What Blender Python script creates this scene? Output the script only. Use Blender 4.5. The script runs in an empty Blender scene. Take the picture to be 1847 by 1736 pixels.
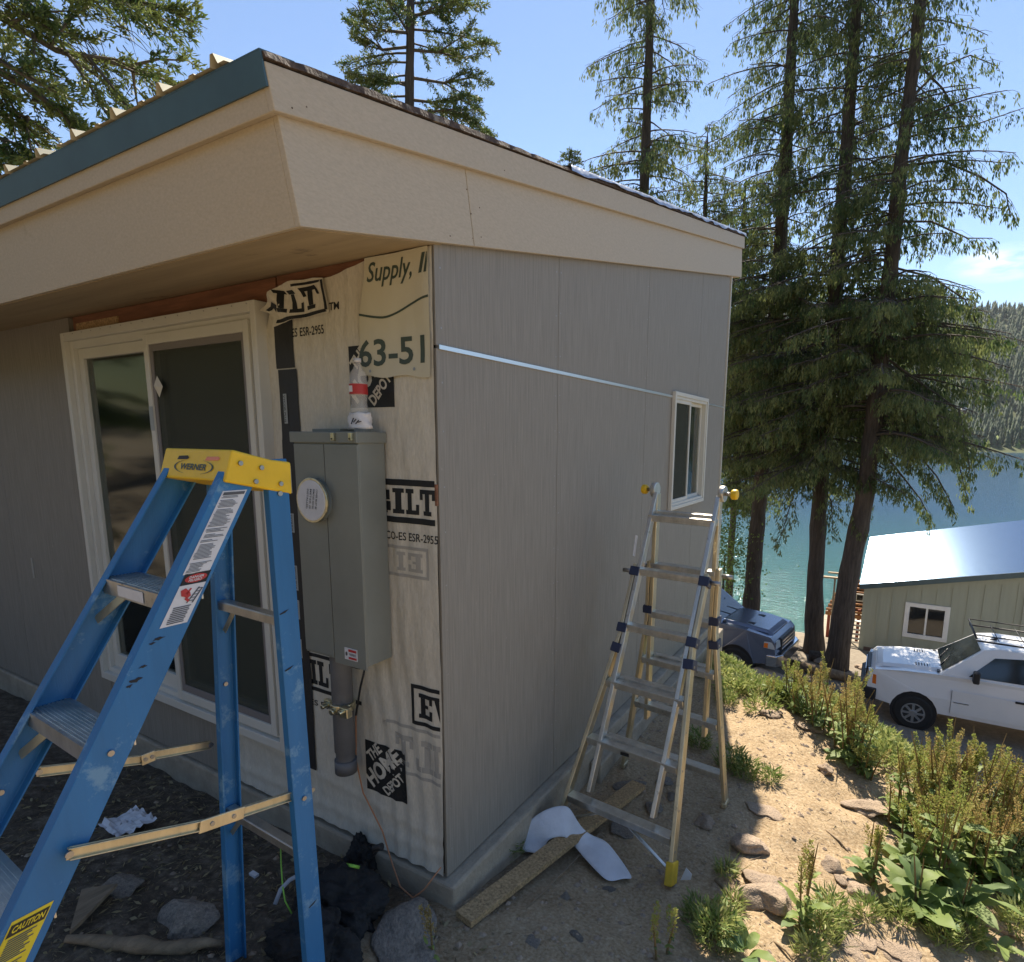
import bpy, bmesh, math, random
import numpy as np
from mathutils import Vector, Matrix, noise as mnoise
random.seed(7); rng = np.random.default_rng(7)
S = bpy.context.scene
COL = S.collection
R = math.radians

# ------------------------------------------------------------------ camera
IW, IH = 1847.0, 1736.0
PP = (983.2575, 972.5007); FL = 1063.4556
MW = np.array([[0.86611145, 0.49978202, 0.00830013],
               [-0.08992851, 0.13946692, 0.9861348],
               [0.49169485, -0.85484906, 0.16573855]])      # camera axes as rows
EYE = np.array([1.43475156, -1.7011475, 1.8])
cd = bpy.data.cameras.new('camera'); cam = bpy.data.objects.new('camera', cd); COL.objects.link(cam)
cd.sensor_width = 36; cd.sensor_fit = 'HORIZONTAL'; cd.lens = 36 * FL / IW
cd.shift_x = (IW / 2 - PP[0]) / IW; cd.shift_y = (PP[1] - IH / 2) / IW
cd.clip_start = 0.05; cd.clip_end = 9000
m4 = Matrix.Identity(4)
for i in range(3):
    for j in range(3): m4[i][j] = MW[j][i]
    m4[i][3] = EYE[i]
cam.matrix_world = m4; S.camera = cam

# ------------------------------------------------------------------ world, sun, exposure
SUN_EL, SUN_AZ = 51.2, -17.5          # azimuth measured from +Y towards +X
S.view_settings.view_transform = 'Standard'; S.view_settings.look = 'None'
S.view_settings.gamma = 1; S.view_settings.use_curve_mapping = False
S.view_settings.exposure = 1.2; S.view_settings.use_white_balance = True; S.view_settings.white_balance_temperature = 7100
W = bpy.data.worlds.new('World'); S.world = W; W.use_nodes = True
wn, wl = W.node_tree.nodes, W.node_tree.links; wn.clear()
sky = wn.new('ShaderNodeTexSky'); sky.sky_type = 'NISHITA'; sky.sun_disc = False
sky.sun_elevation = R(SUN_EL); sky.sun_rotation = R(SUN_AZ)
sky.altitude = 700; sky.air_density = 0.95; sky.dust_density = 0.05; sky.ozone_density = 4.2
bg = wn.new('ShaderNodeBackground'); bg.inputs['Strength'].default_value = 0.092
wo = wn.new('ShaderNodeOutputWorld')
# a wisp of cloud low in the sky over the far hill
CD = np.array([0.1061, 0.9688, 0.2239]); CD = CD / np.linalg.norm(CD)
wg = wn.new('ShaderNodeTexCoord'); vm = wn.new('ShaderNodeVectorMath'); vm.operation = 'SUBTRACT'; vm.inputs[1].default_value = tuple(CD)
wl.new(wg.outputs['Generated'], vm.inputs[0]); ms_ = wn.new('ShaderNodeVectorMath'); ms_.operation = 'MULTIPLY'; ms_.inputs[1].default_value = (15, 15, 42)
wl.new(vm.outputs[0], ms_.inputs[0]); ln_ = wn.new('ShaderNodeVectorMath'); ln_.operation = 'LENGTH'; wl.new(ms_.outputs[0], ln_.inputs[0])
mk = wn.new('ShaderNodeMapRange'); mk.inputs[1].default_value = 1.0; mk.inputs[2].default_value = .1; wl.new(ln_.outputs['Value'], mk.inputs[0])
mpp = wn.new('ShaderNodeMapping'); mpp.inputs['Scale'].default_value = (9, 9, 30); wl.new(wg.outputs['Generated'], mpp.inputs['Vector'])
nn_ = wn.new('ShaderNodeTexNoise'); nn_.inputs['Scale'].default_value = 2.2; nn_.inputs['Detail'].default_value = 9; wl.new(mpp.outputs[0], nn_.inputs['Vector'])
mn_ = wn.new('ShaderNodeMapRange'); mn_.inputs[1].default_value = .40; mn_.inputs[2].default_value = .72; wl.new(nn_.outputs['Fac'], mn_.inputs[0])
mu_ = wn.new('ShaderNodeMath'); mu_.operation = 'MULTIPLY'; wl.new(mk.outputs[0], mu_.inputs[0]); wl.new(mn_.outputs[0], mu_.inputs[1])
mxs = wn.new('ShaderNodeMix'); mxs.data_type = 'RGBA'; mxs.inputs[7].default_value = (7.5, 7.8, 8.2, 1); wl.new(mu_.outputs[0], mxs.inputs['Factor']); wl.new(sky.outputs[0], mxs.inputs[6])
wl.new(mxs.outputs[2], bg.inputs[0]); wl.new(bg.outputs[0], wo.inputs[0])
sd = bpy.data.lights.new('sun', 'SUN'); sun = bpy.data.objects.new('sun', sd); COL.objects.link(sun)
sd.energy = 4.5; sd.angle = R(0.53); sd.color = (1.0, 0.94, 0.84)
SDIR = Vector((math.sin(R(SUN_AZ)) * math.cos(R(SUN_EL)), math.cos(R(SUN_AZ)) * math.cos(R(SUN_EL)), math.sin(R(SUN_EL))))
sun.rotation_euler = SDIR.to_track_quat('Z', 'Y').to_euler()
S.cycles.max_bounces = 8; S.cycles.transparent_max_bounces = 16

# ------------------------------------------------------------------ measuring helpers
def ray(px, py):
    return MW.T @ np.array([(px - PP[0]) / FL, -(py - PP[1]) / FL, -1.0])
def onx(px, py, x=0.0):
    r = ray(px, py); return EYE + r * (x - EYE[0]) / r[0]
def ony(px, py, y=0.0):
    r = ray(px, py); return EYE + r * (y - EYE[1]) / r[1]
def onz(px, py, z=0.0):
    r = ray(px, py); return EYE + r * (z - EYE[2]) / r[2]
def dep(px, py, D):
    r = ray(px, py); return EYE + r * D / math.hypot(r[0], r[1])

# ------------------------------------------------------------------ materials
MATS = {}
def mat(name, col, rough=0.6, metal=0.0, var=None, bump=None, stretch=(1, 1, 1), col2=None, spec=0.5,
        trans=0.0, objspace=False, rand=0.0, wear=None):
    """var=(scale, amount, detail) colour variation; bump=(scale, distance); wear=(colour, scale, threshold)"""
    m = bpy.data.materials.new(name); m.use_nodes = True
    n, l = m.node_tree.nodes, m.node_tree.links
    b = n['Principled BSDF']; b.inputs['Roughness'].default_value = rough
    b.inputs['Metallic'].default_value = metal
    b.inputs['Specular IOR Level'].default_value = spec
    b.inputs['Base Color'].default_value = (*col, 1)
    geo = n.new('ShaderNodeTexCoord') if objspace else n.new('ShaderNodeNewGeometry')
    mp = n.new('ShaderNodeMapping'); mp.inputs['Scale'].default_value = stretch
    l.new(geo.outputs['Object' if objspace else 'Position'], mp.inputs['Vector'])
    last = None
    def rgb(c):
        x = n.new('ShaderNodeRGB'); x.outputs[0].default_value = (*c, 1); return x.outputs[0]
    if var:
        t = n.new('ShaderNodeTexNoise'); t.inputs['Scale'].default_value = var[0]
        t.inputs['Detail'].default_value = var[2] if len(var) > 2 else 6
        t.inputs['Roughness'].default_value = 0.65
        l.new(mp.outputs[0], t.inputs['Vector'])
        cr = n.new('ShaderNodeMapRange'); cr.inputs[1].default_value = 0.3; cr.inputs[2].default_value = 0.7
        l.new(t.outputs['Fac'], cr.inputs[0])
        mx = n.new('ShaderNodeMix'); mx.data_type = 'RGBA'
        a = var[1]
        c2 = col2 if col2 else tuple(c * (1 - a) for c in col)
        c1 = col if col2 else tuple(min(1, c * (1 + a)) for c in col)
        l.new(cr.outputs[0], mx.inputs['Factor']); l.new(rgb(c1), mx.inputs[6]); l.new(rgb(c2), mx.inputs[7])
        last = mx.outputs[2]
    if wear:
        t = n.new('ShaderNodeTexNoise'); t.inputs['Scale'].default_value = wear[1]; t.inputs['Detail'].default_value = 9
        t.inputs['Roughness'].default_value = 0.72
        l.new(geo.outputs['Object' if objspace else 'Position'], t.inputs['Vector'])
        cr = n.new('ShaderNodeMapRange'); cr.inputs[1].default_value = wear[2]; cr.inputs[2].default_value = wear[2] + 0.08
        l.new(t.outputs['Fac'], cr.inputs[0])
        mx = n.new('ShaderNodeMix'); mx.data_type = 'RGBA'
        l.new(cr.outputs[0], mx.inputs['Factor'])
        l.new(last if last else rgb(col), mx.inputs[6]); l.new(rgb(wear[0]), mx.inputs[7]); last = mx.outputs[2]
    if rand:
        oi = n.new('ShaderNodeObjectInfo'); hs = n.new('ShaderNodeHueSaturation')
        mr = n.new('ShaderNodeMapRange'); mr.inputs[3].default_value = 1 - rand; mr.inputs[4].default_value = 1 + rand
        l.new(oi.outputs['Random'], mr.inputs[0]); l.new(mr.outputs[0], hs.inputs['Value'])
        l.new(last if last else rgb(col), hs.inputs['Color']); last = hs.outputs[0]
    if last: l.new(last, b.inputs['Base Color'])
    if bump:
        t = n.new('ShaderNodeTexNoise'); t.inputs['Scale'].default_value = bump[0]; t.inputs['Detail'].default_value = 8
        l.new(mp.outputs[0], t.inputs['Vector'])
        bp = n.new('ShaderNodeBump'); bp.inputs['Strength'].default_value = 1.0; bp.inputs['Distance'].default_value = bump[1]
        l.new(t.outputs['Fac'], bp.inputs['Height']); l.new(bp.outputs[0], b.inputs['Normal'])
    if trans:
        tr = n.new('ShaderNodeBsdfTranslucent'); ms = n.new('ShaderNodeMixShader'); ms.inputs[0].default_value = trans
        if last: l.new(last, tr.inputs['Color'])
        else: tr.inputs['Color'].default_value = (*col, 1)
        l.new(b.outputs[0], ms.inputs[1]); l.new(tr.outputs[0], ms.inputs[2])
        l.new(ms.outputs[0], n['Material Output'].inputs['Surface'])
    MATS[name] = m; return m

def leafmat(name, colA, colB, trans=0.35, rough=0.55):
    """per-leaf colour from the 'tint' attribute"""
    m = bpy.data.materials.new(name); m.use_nodes = True
    n, l = m.node_tree.nodes, m.node_tree.links; b = n['Principled BSDF']
    b.inputs['Roughness'].default_value = rough
    at = n.new('ShaderNodeAttribute'); at.attribute_name = 'tint'
    geo = n.new('ShaderNodeNewGeometry'); t = n.new('ShaderNodeTexNoise'); t.inputs['Scale'].default_value = 0.9
    l.new(geo.outputs['Position'], t.inputs['Vector'])
    ad = n.new('ShaderNodeMath'); ad.operation = 'ADD'; l.new(at.outputs['Fac'], ad.inputs[0])
    mr = n.new('ShaderNodeMapRange'); mr.inputs[1].default_value = .35; mr.inputs[2].default_value = .65
    mr.inputs[3].default_value = -.25; mr.inputs[4].default_value = .25
    l.new(t.outputs['Fac'], mr.inputs[0]); l.new(mr.outputs[0], ad.inputs[1])
    mx = n.new('ShaderNodeMix'); mx.data_type = 'RGBA'; mx.inputs[6].default_value = (*colA, 1); mx.inputs[7].default_value = (*colB, 1)
    l.new(ad.outputs[0], mx.inputs['Factor']); l.new(mx.outputs[2], b.inputs['Base Color'])
    tr = n.new('ShaderNodeBsdfTranslucent'); l.new(mx.outputs[2], tr.inputs['Color'])
    ms = n.new('ShaderNodeMixShader'); ms.inputs[0].default_value = trans
    l.new(b.outputs[0], ms.inputs[1]); l.new(tr.outputs[0], ms.inputs[2]); l.new(ms.outputs[0], n['Material Output'].inputs['Surface'])
    MATS[name] = m; return m

mat('siding', (.252, .229, .195), .65, var=(26, .19, 10), bump=(46, .0022), stretch=(4, 4, .16), wear=((.33, .30, .26), 30, .63))
mat('neighbor_siding', (.33, .345, .27), .7, var=(3, .07), bump=(40, .002), stretch=(4, 1, .3))
mat('fascia_paint', (.465, .390, .292), .6, var=(110, .08, 3), bump=(80, .0010), stretch=(.8, .5, 1.4), wear=((.36, .29, .21), 4, .66))
mat('drip_teal', (.035, .078, .095), .45, var=(6, .15), spec=.6)
mat('roof_metal', (.62, .56, .40), .45, .1, var=(4, .12))
mat('ply_edge', (.085, .055, .04), .9, var=(40, .6), bump=(90, .006), wear=((.26, .22, .18), 16, .55))
mat('ply', (.38, .29, .18), .75, var=(3, .16, 6), bump=(25, .0008), stretch=(.35, 3.5, 1), wear=((.17, .13, .09), 4, .62))
mat('raw_wood', (.20, .085, .045), .8, var=(6, .35), bump=(50, .001), stretch=(.5, 5, 6))
mat('osb', (.38, .25, .125), .85, var=(85, .5, 3), bump=(70, .0015))
mat('wrap', (.57, .535, .455), .5, var=(60, .09, 4), bump=(9, .012), stretch=(2.2, 1, .7))
mat('banner', (.56, .53, .41), .5, var=(3, .05), bump=(5, .006), stretch=(1, 1, .6))
mat('print_black', (.018, .02, .022), .5, spec=.3)
mat('print_green', (.05, .075, .062), .5)
mat('print_ghost', (.36, .345, .31), .6)
mat('tape_black', (.02, .02, .022), .55, bump=(12, .004))
mat('label_white', (.62, .62, .64), .5, var=(30, .06))
mat('label_grey', (.33, .36, .37), .5)
mat('label_yellow', (.72, .55, .03), .5, var=(20, .12))
mat('label_red', (.45, .03, .03), .5)
mat('label_ink', (.09, .09, .10), .6)
mat('label_brown', (.03, .022, .015), .6)
mat('vinyl', (.60, .585, .53), .4, var=(3, .05), wear=((.50, .48, .42), 7, .68))
mat('screen_grey', (.20, .18, .175), .6)
mat('steel_box', (.215, .23, .21), .42, .15, var=(2.5, .10), bump=(3, .004), spec=.55)
mat('zinc', (.62, .58, .42), .28, .95, var=(40, .3))
mat('pvc_grey', (.13, .13, .135), .55, var=(10, .12))
mat('concrete', (.36, .30, .225), .85, var=(9, .22, 10), bump=(60, .004), wear=((.24, .20, .16), 6, .6))
mat('flashing', (.70, .72, .74), .3, .85)
mat('fiberglass', (.017, .150, .345), .5, var=(3.5, .14), bump=(120, .0005), stretch=(3, 3, .3), wear=((.13, .28, .43), 8, .565))
mat('fiber_inside', (.026, .10, .24), .6, var=(5, .25), wear=((.06, .10, .13), 6, .6))
mat('cap_yellow', (.80, .50, .018), .45, var=(8, .10), bump=(60, .0008), wear=((.50, .32, .05), 16, .66))
mat('aluminium', (.62, .60, .55), .36, .9, var=(20, .18), stretch=(1, 1, .4), wear=((.36, .34, .29), 22, .60))
mat('aluminium_gold', (.60, .52, .36), .40, .8, var=(16, .2), stretch=(1, 1, .3), wear=((.38, .33, .24), 20, .60))
mat('lock_navy', (.02, .03, .07), .45)
mat('foot_yellow', (.62, .40, .03), .6, var=(12, .25))
mat('rivet', (.35, .34, .33), .35, .9)
mat('scuff', (.02, .022, .028), .8)
mat('copper', (.50, .23, .12), .45, .3)
mat('black_cloth', (.014, .013, .013), .8, bump=(35, .012), var=(18, .5))
mat('strap_white', (.42, .43, .46), .7)
mat('strap_lime', (.30, .62, .08), .6)
mat('paper', (.68, .68, .71), .7, var=(6, .12), bump=(14, .010))
mat('rock', (.38, .285, .205), .9, var=(8, .34, 12), bump=(14, .008), rand=.15, objspace=True, wear=((.30, .24, .19), 3.5, .56))
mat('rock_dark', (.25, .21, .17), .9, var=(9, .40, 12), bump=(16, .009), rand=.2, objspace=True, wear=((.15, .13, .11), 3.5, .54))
mat('wood_old', (.26, .19, .12), .85, var=(5, .4), bump=(30, .004), stretch=(4, .6, 4))
mat('bark', (.070, .056, .045), .95, var=(7, .55, 8), bump=(9, .05), stretch=(3, 3, .35))
mat('twig', (.085, .07, .055), .9, var=(9, .3))
mat('car_white', (.76, .76, .755), .25, spec=.6, var=(2, .03))
mat('car_grey', (.17, .205, .285), .22, .5, spec=.8, var=(2, .05))
mat('chrome', (.65, .65, .66), .18, .95)
mat('glass_dark', (.012, .016, .02), .06, spec=.9)
mat('tyre', (.02, .02, .02), .85, var=(12, .2))
mat('black_plastic', (.018, .018, .02), .5)
mat('orange_lens', (.75, .18, .02), .25)
mat('lens_clear', (.50, .52, .52), .12, spec=.9)
mat('paint_white', (.72, .71, .68), .5, var=(5, .05))
mat('log_brown', (.34, .155, .06), .7, var=(6, .3), bump=(20, .006), stretch=(.6, 1, 3))
mat('post_red', (.26, .06, .04), .7)
mat('blue_tarp', (.38, .44, .56), .4, .3, var=(12, .4), bump=(30, .008))
mat('stalk', (.20, .13, .05), .8)
mat('cardboard', (.42, .30, .18), .85)
mat('far_wood', (.12, .075, .06), .8)
mat('far_roof', (.55, .50, .45), .6)
mat('red_plastic', (.45, .04, .05), .35)
mat('bottle_clear', (.55, .50, .44), .15, spec=.8)
leafmat('cedar_leaf', (.060, .108, .038), (.21, .24, .085), .54)
leafmat('fir_leaf', (.05, .095, .024), (.16, .19, .055), .40)
leafmat('dock_leaf', (.11, .19, .08), (.30, .38, .09), .45, .6)
leafmat('seed_spike', (.28, .36, .08), (.43, .31, .13), .45, .7)
leafmat('weed_leaf', (.14, .22, .05), (.42, .43, .16), .35, .6)
leafmat('straw', (.36, .29, .15), (.20, .15, .09), .1, .8)
leafmat('hill_leaf', (.035, .062, .032), (.065, .095, .040), .15, .8)
leafmat('shore_leaf', (.10, .17, .035), (.20, .27, .06), .3, .8)

# glass that shows a dim room behind and mirrors the surroundings
m = bpy.data.materials.new('pane_glass'); m.use_nodes = True
n, l = m.node_tree.nodes, m.node_tree.links; n.remove(n['Principled BSDF'])
gl = n.new('ShaderNodeBsdfGlossy'); gl.inputs['Roughness'].default_value = 0.07; gl.inputs['Color'].default_value = (.9, .95, .93, 1)
tr = n.new('ShaderNodeBsdfTransparent'); tr.inputs['Color'].default_value = (.62, .68, .64, 1)
fr = n.new('ShaderNodeFresnel'); fr.inputs['IOR'].default_value = 2.2
ms = n.new('ShaderNodeMixShader'); l.new(fr.outputs[0], ms.inputs[0]); l.new(tr.outputs[0], ms.inputs[1]); l.new(gl.outputs[0], ms.inputs[2])
l.new(ms.outputs[0], n['Material Output'].inputs['Surface']); MATS['pane_glass'] = m
m = bpy.data.materials.new('screen_mesh'); m.use_nodes = True
n, l = m.node_tree.nodes, m.node_tree.links; n.remove(n['Principled BSDF'])
df = n.new('ShaderNodeBsdfDiffuse'); df.inputs['Color'].default_value = (.085, .092, .075, 1)
tr = n.new('ShaderNodeBsdfTransparent'); ms = n.new('ShaderNodeMixShader'); ms.inputs[0].default_value = .55
l.new(tr.outputs[0], ms.inputs[1]); l.new(df.outputs[0], ms.inputs[2]); l.new(ms.outputs[0], n['Material Output'].inputs['Surface']); MATS['screen_mesh'] = m
mat('room_dark', (.10, .085, .07), .9, var=(2, .5))
mat('bottle_film', (.8, .78, .74), .1, spec=.8)
bn = MATS['bottle_film'].node_tree.nodes; bn['Principled BSDF'].inputs['Alpha'].default_value = .30

# water
m = bpy.data.materials.new('lake_water'); m.use_nodes = True
n, l = m.node_tree.nodes, m.node_tree.links; b = n['Principled BSDF']
b.inputs['Roughness'].default_value = .12; b.inputs['IOR'].default_value = 1.33
geo = n.new('ShaderNodeNewGeometry'); sp = n.new('ShaderNodeSeparateXYZ'); l.new(geo.outputs['Position'], sp.inputs[0])
mr = n.new('ShaderNodeMapRange'); mr.inputs[1].default_value = 24; mr.inputs[2].default_value = 95
l.new(sp.outputs['Y'], mr.inputs[0])
mx = n.new('ShaderNodeMix'); mx.data_type = 'RGBA'; mx.inputs[6].default_value = (.040, .125, .090, 1); mx.inputs[7].default_value = (.018, .068, .130, 1)
l.new(mr.outputs[0], mx.inputs['Factor']); l.new(mx.outputs[2], b.inputs['Base Color'])
mp = n.new('ShaderNodeMapping'); mp.inputs['Scale'].default_value = (1, 2.2, 1); l.new(geo.outputs['Position'], mp.inputs['Vector'])
t = n.new('ShaderNodeTexNoise'); t.inputs['Scale'].default_value = 1.3; t.inputs['Detail'].default_value = 5; t.inputs['Roughness'].default_value = .6; l.new(mp.outputs[0], t.inputs['Vector'])
bp = n.new('ShaderNodeBump'); bp.inputs['Distance'].default_value = .11; bp.inputs['Strength'].default_value = .8
l.new(t.outputs['Fac'], bp.inputs['Height']); l.new(bp.outputs[0], b.inputs['Normal']); MATS['lake_water'] = m

# corrugated neighbour roof: glossy painted metal
mat('neighbor_roof', (.17, .25, .35), .11, .92, var=(5, .05))

# ground
m = bpy.data.materials.new('earth'); m.use_nodes = True
n, l = m.node_tree.nodes, m.node_tree.links; b = n['Principled BSDF']; b.inputs['Roughness'].default_value = .95
b.inputs['Specular IOR Level'].default_value = .2
geo = n.new('ShaderNodeNewGeometry'); at = n.new('ShaderNodeAttribute'); at.attribute_name = 'zone'
def nz(s, d=8, r=.65):
    t = n.new('ShaderNodeTexNoise'); t.inputs['Scale'].default_value = s; t.inputs['Detail'].default_value = d; t.inputs['Roughness'].default_value = r
    l.new(geo.outputs['Position'], t.inputs['Vector']); return t.outputs['Fac']
def ramp(f, stops):
    c = n.new('ShaderNodeValToRGB'); l.new(f, c.inputs[0]); e = c.color_ramp.elements
    e[0].position, e[0].color = stops[0][0], (*stops[0][1], 1); e[1].position, e[1].color = stops[-1][0], (*stops[-1][1], 1)
    for p, cc in stops[1:-1]:
        k = e.new(p); k.color = (*cc, 1)
    return c.outputs[0]
def mixc(f, a, bb):
    x = n.new('ShaderNodeMix'); x.data_type = 'RGBA'; l.new(f, x.inputs['Factor']); l.new(a, x.inputs[6]); l.new(bb, x.inputs[7]); return x.outputs[2]
dirt = ramp(nz(5.5), [(.25, (.22, .150, .085)), (.5, (.39, .285, .170)), (.75, (.52, .40, .265))])
fine = ramp(nz(70, 4), [(.32, (.17, .115, .065)), (.5, (.40, .29, .18)), (.70, (.62, .51, .37))])
mm = n.new('ShaderNodeMix'); mm.data_type = 'RGBA'; mm.inputs['Factor'].default_value = .5; l.new(dirt, mm.inputs[6]); l.new(fine, mm.inputs[7])
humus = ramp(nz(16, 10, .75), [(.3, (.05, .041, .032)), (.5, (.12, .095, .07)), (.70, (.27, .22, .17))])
drive = ramp(nz(9), [(.3, (.20, .165, .125)), (.6, (.29, .245, .19)), (.8, (.36, .31, .25))])
wood = ramp(nz(.02), [(.3, (.05, .07, .03)), (.7, (.10, .11, .05))])
sx = n.new('ShaderNodeSeparateColor'); l.new(at.outputs['Color'], sx.inputs[0])
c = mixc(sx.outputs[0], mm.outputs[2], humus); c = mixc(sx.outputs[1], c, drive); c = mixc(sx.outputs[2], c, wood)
l.new(c, b.inputs['Base Color'])
bp = n.new('ShaderNodeBump'); bp.inputs['Distance'].default_value = .016; l.new(nz(24, 12, .7), bp.inputs['Height']); l.new(bp.outputs[0], b.inputs['Normal'])
MATS['earth'] = m

# ------------------------------------------------------------------ object helpers
ROOTOFF = {}
def tag(o, label=None, cat=None, group=None, kind=None):
    if label: o['label'] = label
    if cat: o['category'] = cat
    if group: o['group'] = group
    if kind: o['kind'] = kind
    return o
def thing(name, loc, label, cat, group=None, rz=0.0):
    o = bpy.data.objects.new(name, None); COL.objects.link(o); o.location = loc; o.rotation_euler = (0, 0, rz)
    o.empty_display_size = .1; ROOTOFF[o.name] = Vector(loc)
    return tag(o, label, cat, group)
def rootof(p):
    while p.parent: p = p.parent
    return p
class MB:
    """collects shapes, then links them as ONE mesh object"""
    def __init__(s): s.v, s.f, s.sm = [], [], []
    def add(s, vs, fs, smooth=False):
        k = len(s.v); s.v += [tuple(map(float, v)) for v in vs]; s.f += [tuple(i + k for i in f) for f in fs]; s.sm += [smooth] * len(fs); return s
    def box(s, a, b):
        x0, y0, z0 = a; x1, y1, z1 = b
        return s.hexa([(x0, y0, z0), (x1, y0, z0), (x1, y1, z0), (x0, y1, z0), (x0, y0, z1), (x1, y0, z1), (x1, y1, z1), (x0, y1, z1)])
    def hexa(s, p):
        return s.add(p, [(0, 3, 2, 1), (4, 5, 6, 7), (0, 1, 5, 4), (1, 2, 6, 5), (2, 3, 7, 6), (3, 0, 4, 7)])
    def prism(s, poly, ext):
        """poly: 3-D points of one face, ext: extrusion vector"""
        n_ = len(poly); e = Vector(ext); q = [Vector(p) for p in poly]; r = [p + e for p in q]
        return s.add(q + r, [tuple(range(n_))[::-1], tuple(range(n_, 2 * n_))] + [(i, (i + 1) % n_, n_ + (i + 1) % n_, n_ + i) for i in range(n_)])
    def bar(s, a, b, w, h, up=(0, 0, 1)):
        a, b = Vector(a), Vector(b); d = (b - a).normalized(); u = Vector(up); sd_ = d.cross(u).normalized(); u = sd_.cross(d).normalized()
        sd_ *= w / 2; u *= h / 2
        return s.hexa([a - sd_ - u, a + sd_ - u, b + sd_ - u, b - sd_ - u, a - sd_ + u, a + sd_ + u, b + sd_ + u, b - sd_ + u])
    def tube(s, pts, rad, n_=6, cap=True):
        pts = [Vector(p) for p in pts]; k = len(pts)
        if not hasattr(rad, '__len__'): rad = [rad] * k
        vs = []; prev = None
        for i, p in enumerate(pts):
            d = (pts[min(i + 1, k - 1)] - pts[max(i - 1, 0)]).normalized()
            if prev is None:
                a = Vector((0, 0, 1)) if abs(d.z) < .9 else Vector((1, 0, 0)); a = d.cross(a).normalized()
            else:
                a = (prev - d * prev.dot(d)).normalized()
            prev = a; bb = d.cross(a)
            for j in range(n_):
                t = 2 * math.pi * j / n_; vs.append(p + (a * math.cos(t) + bb * math.sin(t)) * rad[i])
        fs = [(i * n_ + j, i * n_ + (j + 1) % n_, (i + 1) * n_ + (j + 1) % n_, (i + 1) * n_ + j) for i in range(k - 1) for j in range(n_)]
        s.add(vs, fs, True)
        if cap:
            kk = len(s.v) - k * n_
            s.f += [tuple(kk + j for j in range(n_))[::-1], tuple(kk + (k - 1) * n_ + j for j in range(n_))]; s.sm += [False, False]
        return s
    def build(s, name, m, parent=None, bevel=0, local=False, seg=2, auto=False):
        me = bpy.data.meshes.new(name); v = s.v
        if parent is not None and not local:
            off = rootof(parent).location; v = [(a - off.x, b - off.y, c - off.z) for a, b, c in v]
        me.from_pydata(v, [], s.f); me.materials.append(MATS[m]); me.polygons.foreach_set('use_smooth', s.sm); me.update()
        bm = bmesh.new(); bm.from_mesh(me); bmesh.ops.recalc_face_normals(bm, faces=bm.faces); bm.to_mesh(me); bm.free()
        o = bpy.data.objects.new(name, me); COL.objects.link(o); o.parent = parent
        if bevel:
            md = o.modifiers.new('bevel', 'BEVEL'); md.width = bevel; md.segments = seg; md.limit_method = 'ANGLE'; md.angle_limit = R(35)
        return o
def mesh_np(name, V, F4, m, parent=None, tint=None, smooth=False, attr=None, local=False):
    """quads from numpy arrays"""
    me = bpy.data.meshes.new(name); V = np.asarray(V, np.float32); F4 = np.asarray(F4, np.int32)
    if parent is not None and not local:
        off = rootof(parent).location; V = V - np.array([off.x, off.y, off.z], np.float32)
    me.vertices.add(len(V)); me.vertices.foreach_set('co', V.ravel())
    k = F4.shape[1]
    me.loops.add(F4.size); me.loops.foreach_set('vertex_index', F4.ravel())
    me.polygons.add(len(F4)); me.polygons.foreach_set('loop_start', np.arange(0, F4.size, k, dtype=np.int32))
    me.polygons.foreach_set('loop_total', np.full(len(F4), k, np.int32))
    if smooth: me.polygons.foreach_set('use_smooth', np.ones(len(F4), bool))
    me.update(calc_edges=True); me.materials.append(MATS[m])
    if tint is not None:
        a = me.attributes.new('tint', 'FLOAT', 'POINT'); a.data.foreach_set('value', np.asarray(tint, np.float32))
    o = bpy.data.objects.new(name, me); COL.objects.link(o); o.parent = parent; return o
def copy_tree(o, parent=None):
    c = o.copy(); COL.objects.link(c); c.parent = parent
    for ch in list(o.children): copy_tree(ch, c)
    return c

# numpy value noise
_perm = rng.integers(0, 1 << 16, 4096)
def vnoise(x, y, seed=0):
    xi = np.floor(x).astype(np.int64); yi = np.floor(y).astype(np.int64); fx = x - xi; fy = y - yi
    fx = fx * fx * (3 - 2 * fx); fy = fy * fy * (3 - 2 * fy)
    def h(a, b): return _perm[(a * 73 + b * 179 + seed * 31 + _perm[(b * 57 + seed) & 4095]) & 4095] / 65536.0
    return (h(xi, yi) * (1 - fx) + h(xi + 1, yi) * fx) * (1 - fy) + (h(xi, yi + 1) * (1 - fx) + h(xi + 1, yi + 1) * fx) * fy
def fbm(x, y, o=4, seed=0):
    s = 0; a = .5
    for i in range(o): s = s + a * (vnoise(x * 2 ** i, y * 2 ** i, seed + i) - .5); a *= .5
    return s
def sstep(a, b, x):
    t = np.clip((x - a) / (b - a), 0, 1); return t * t * (3 - 2 * t)

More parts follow.
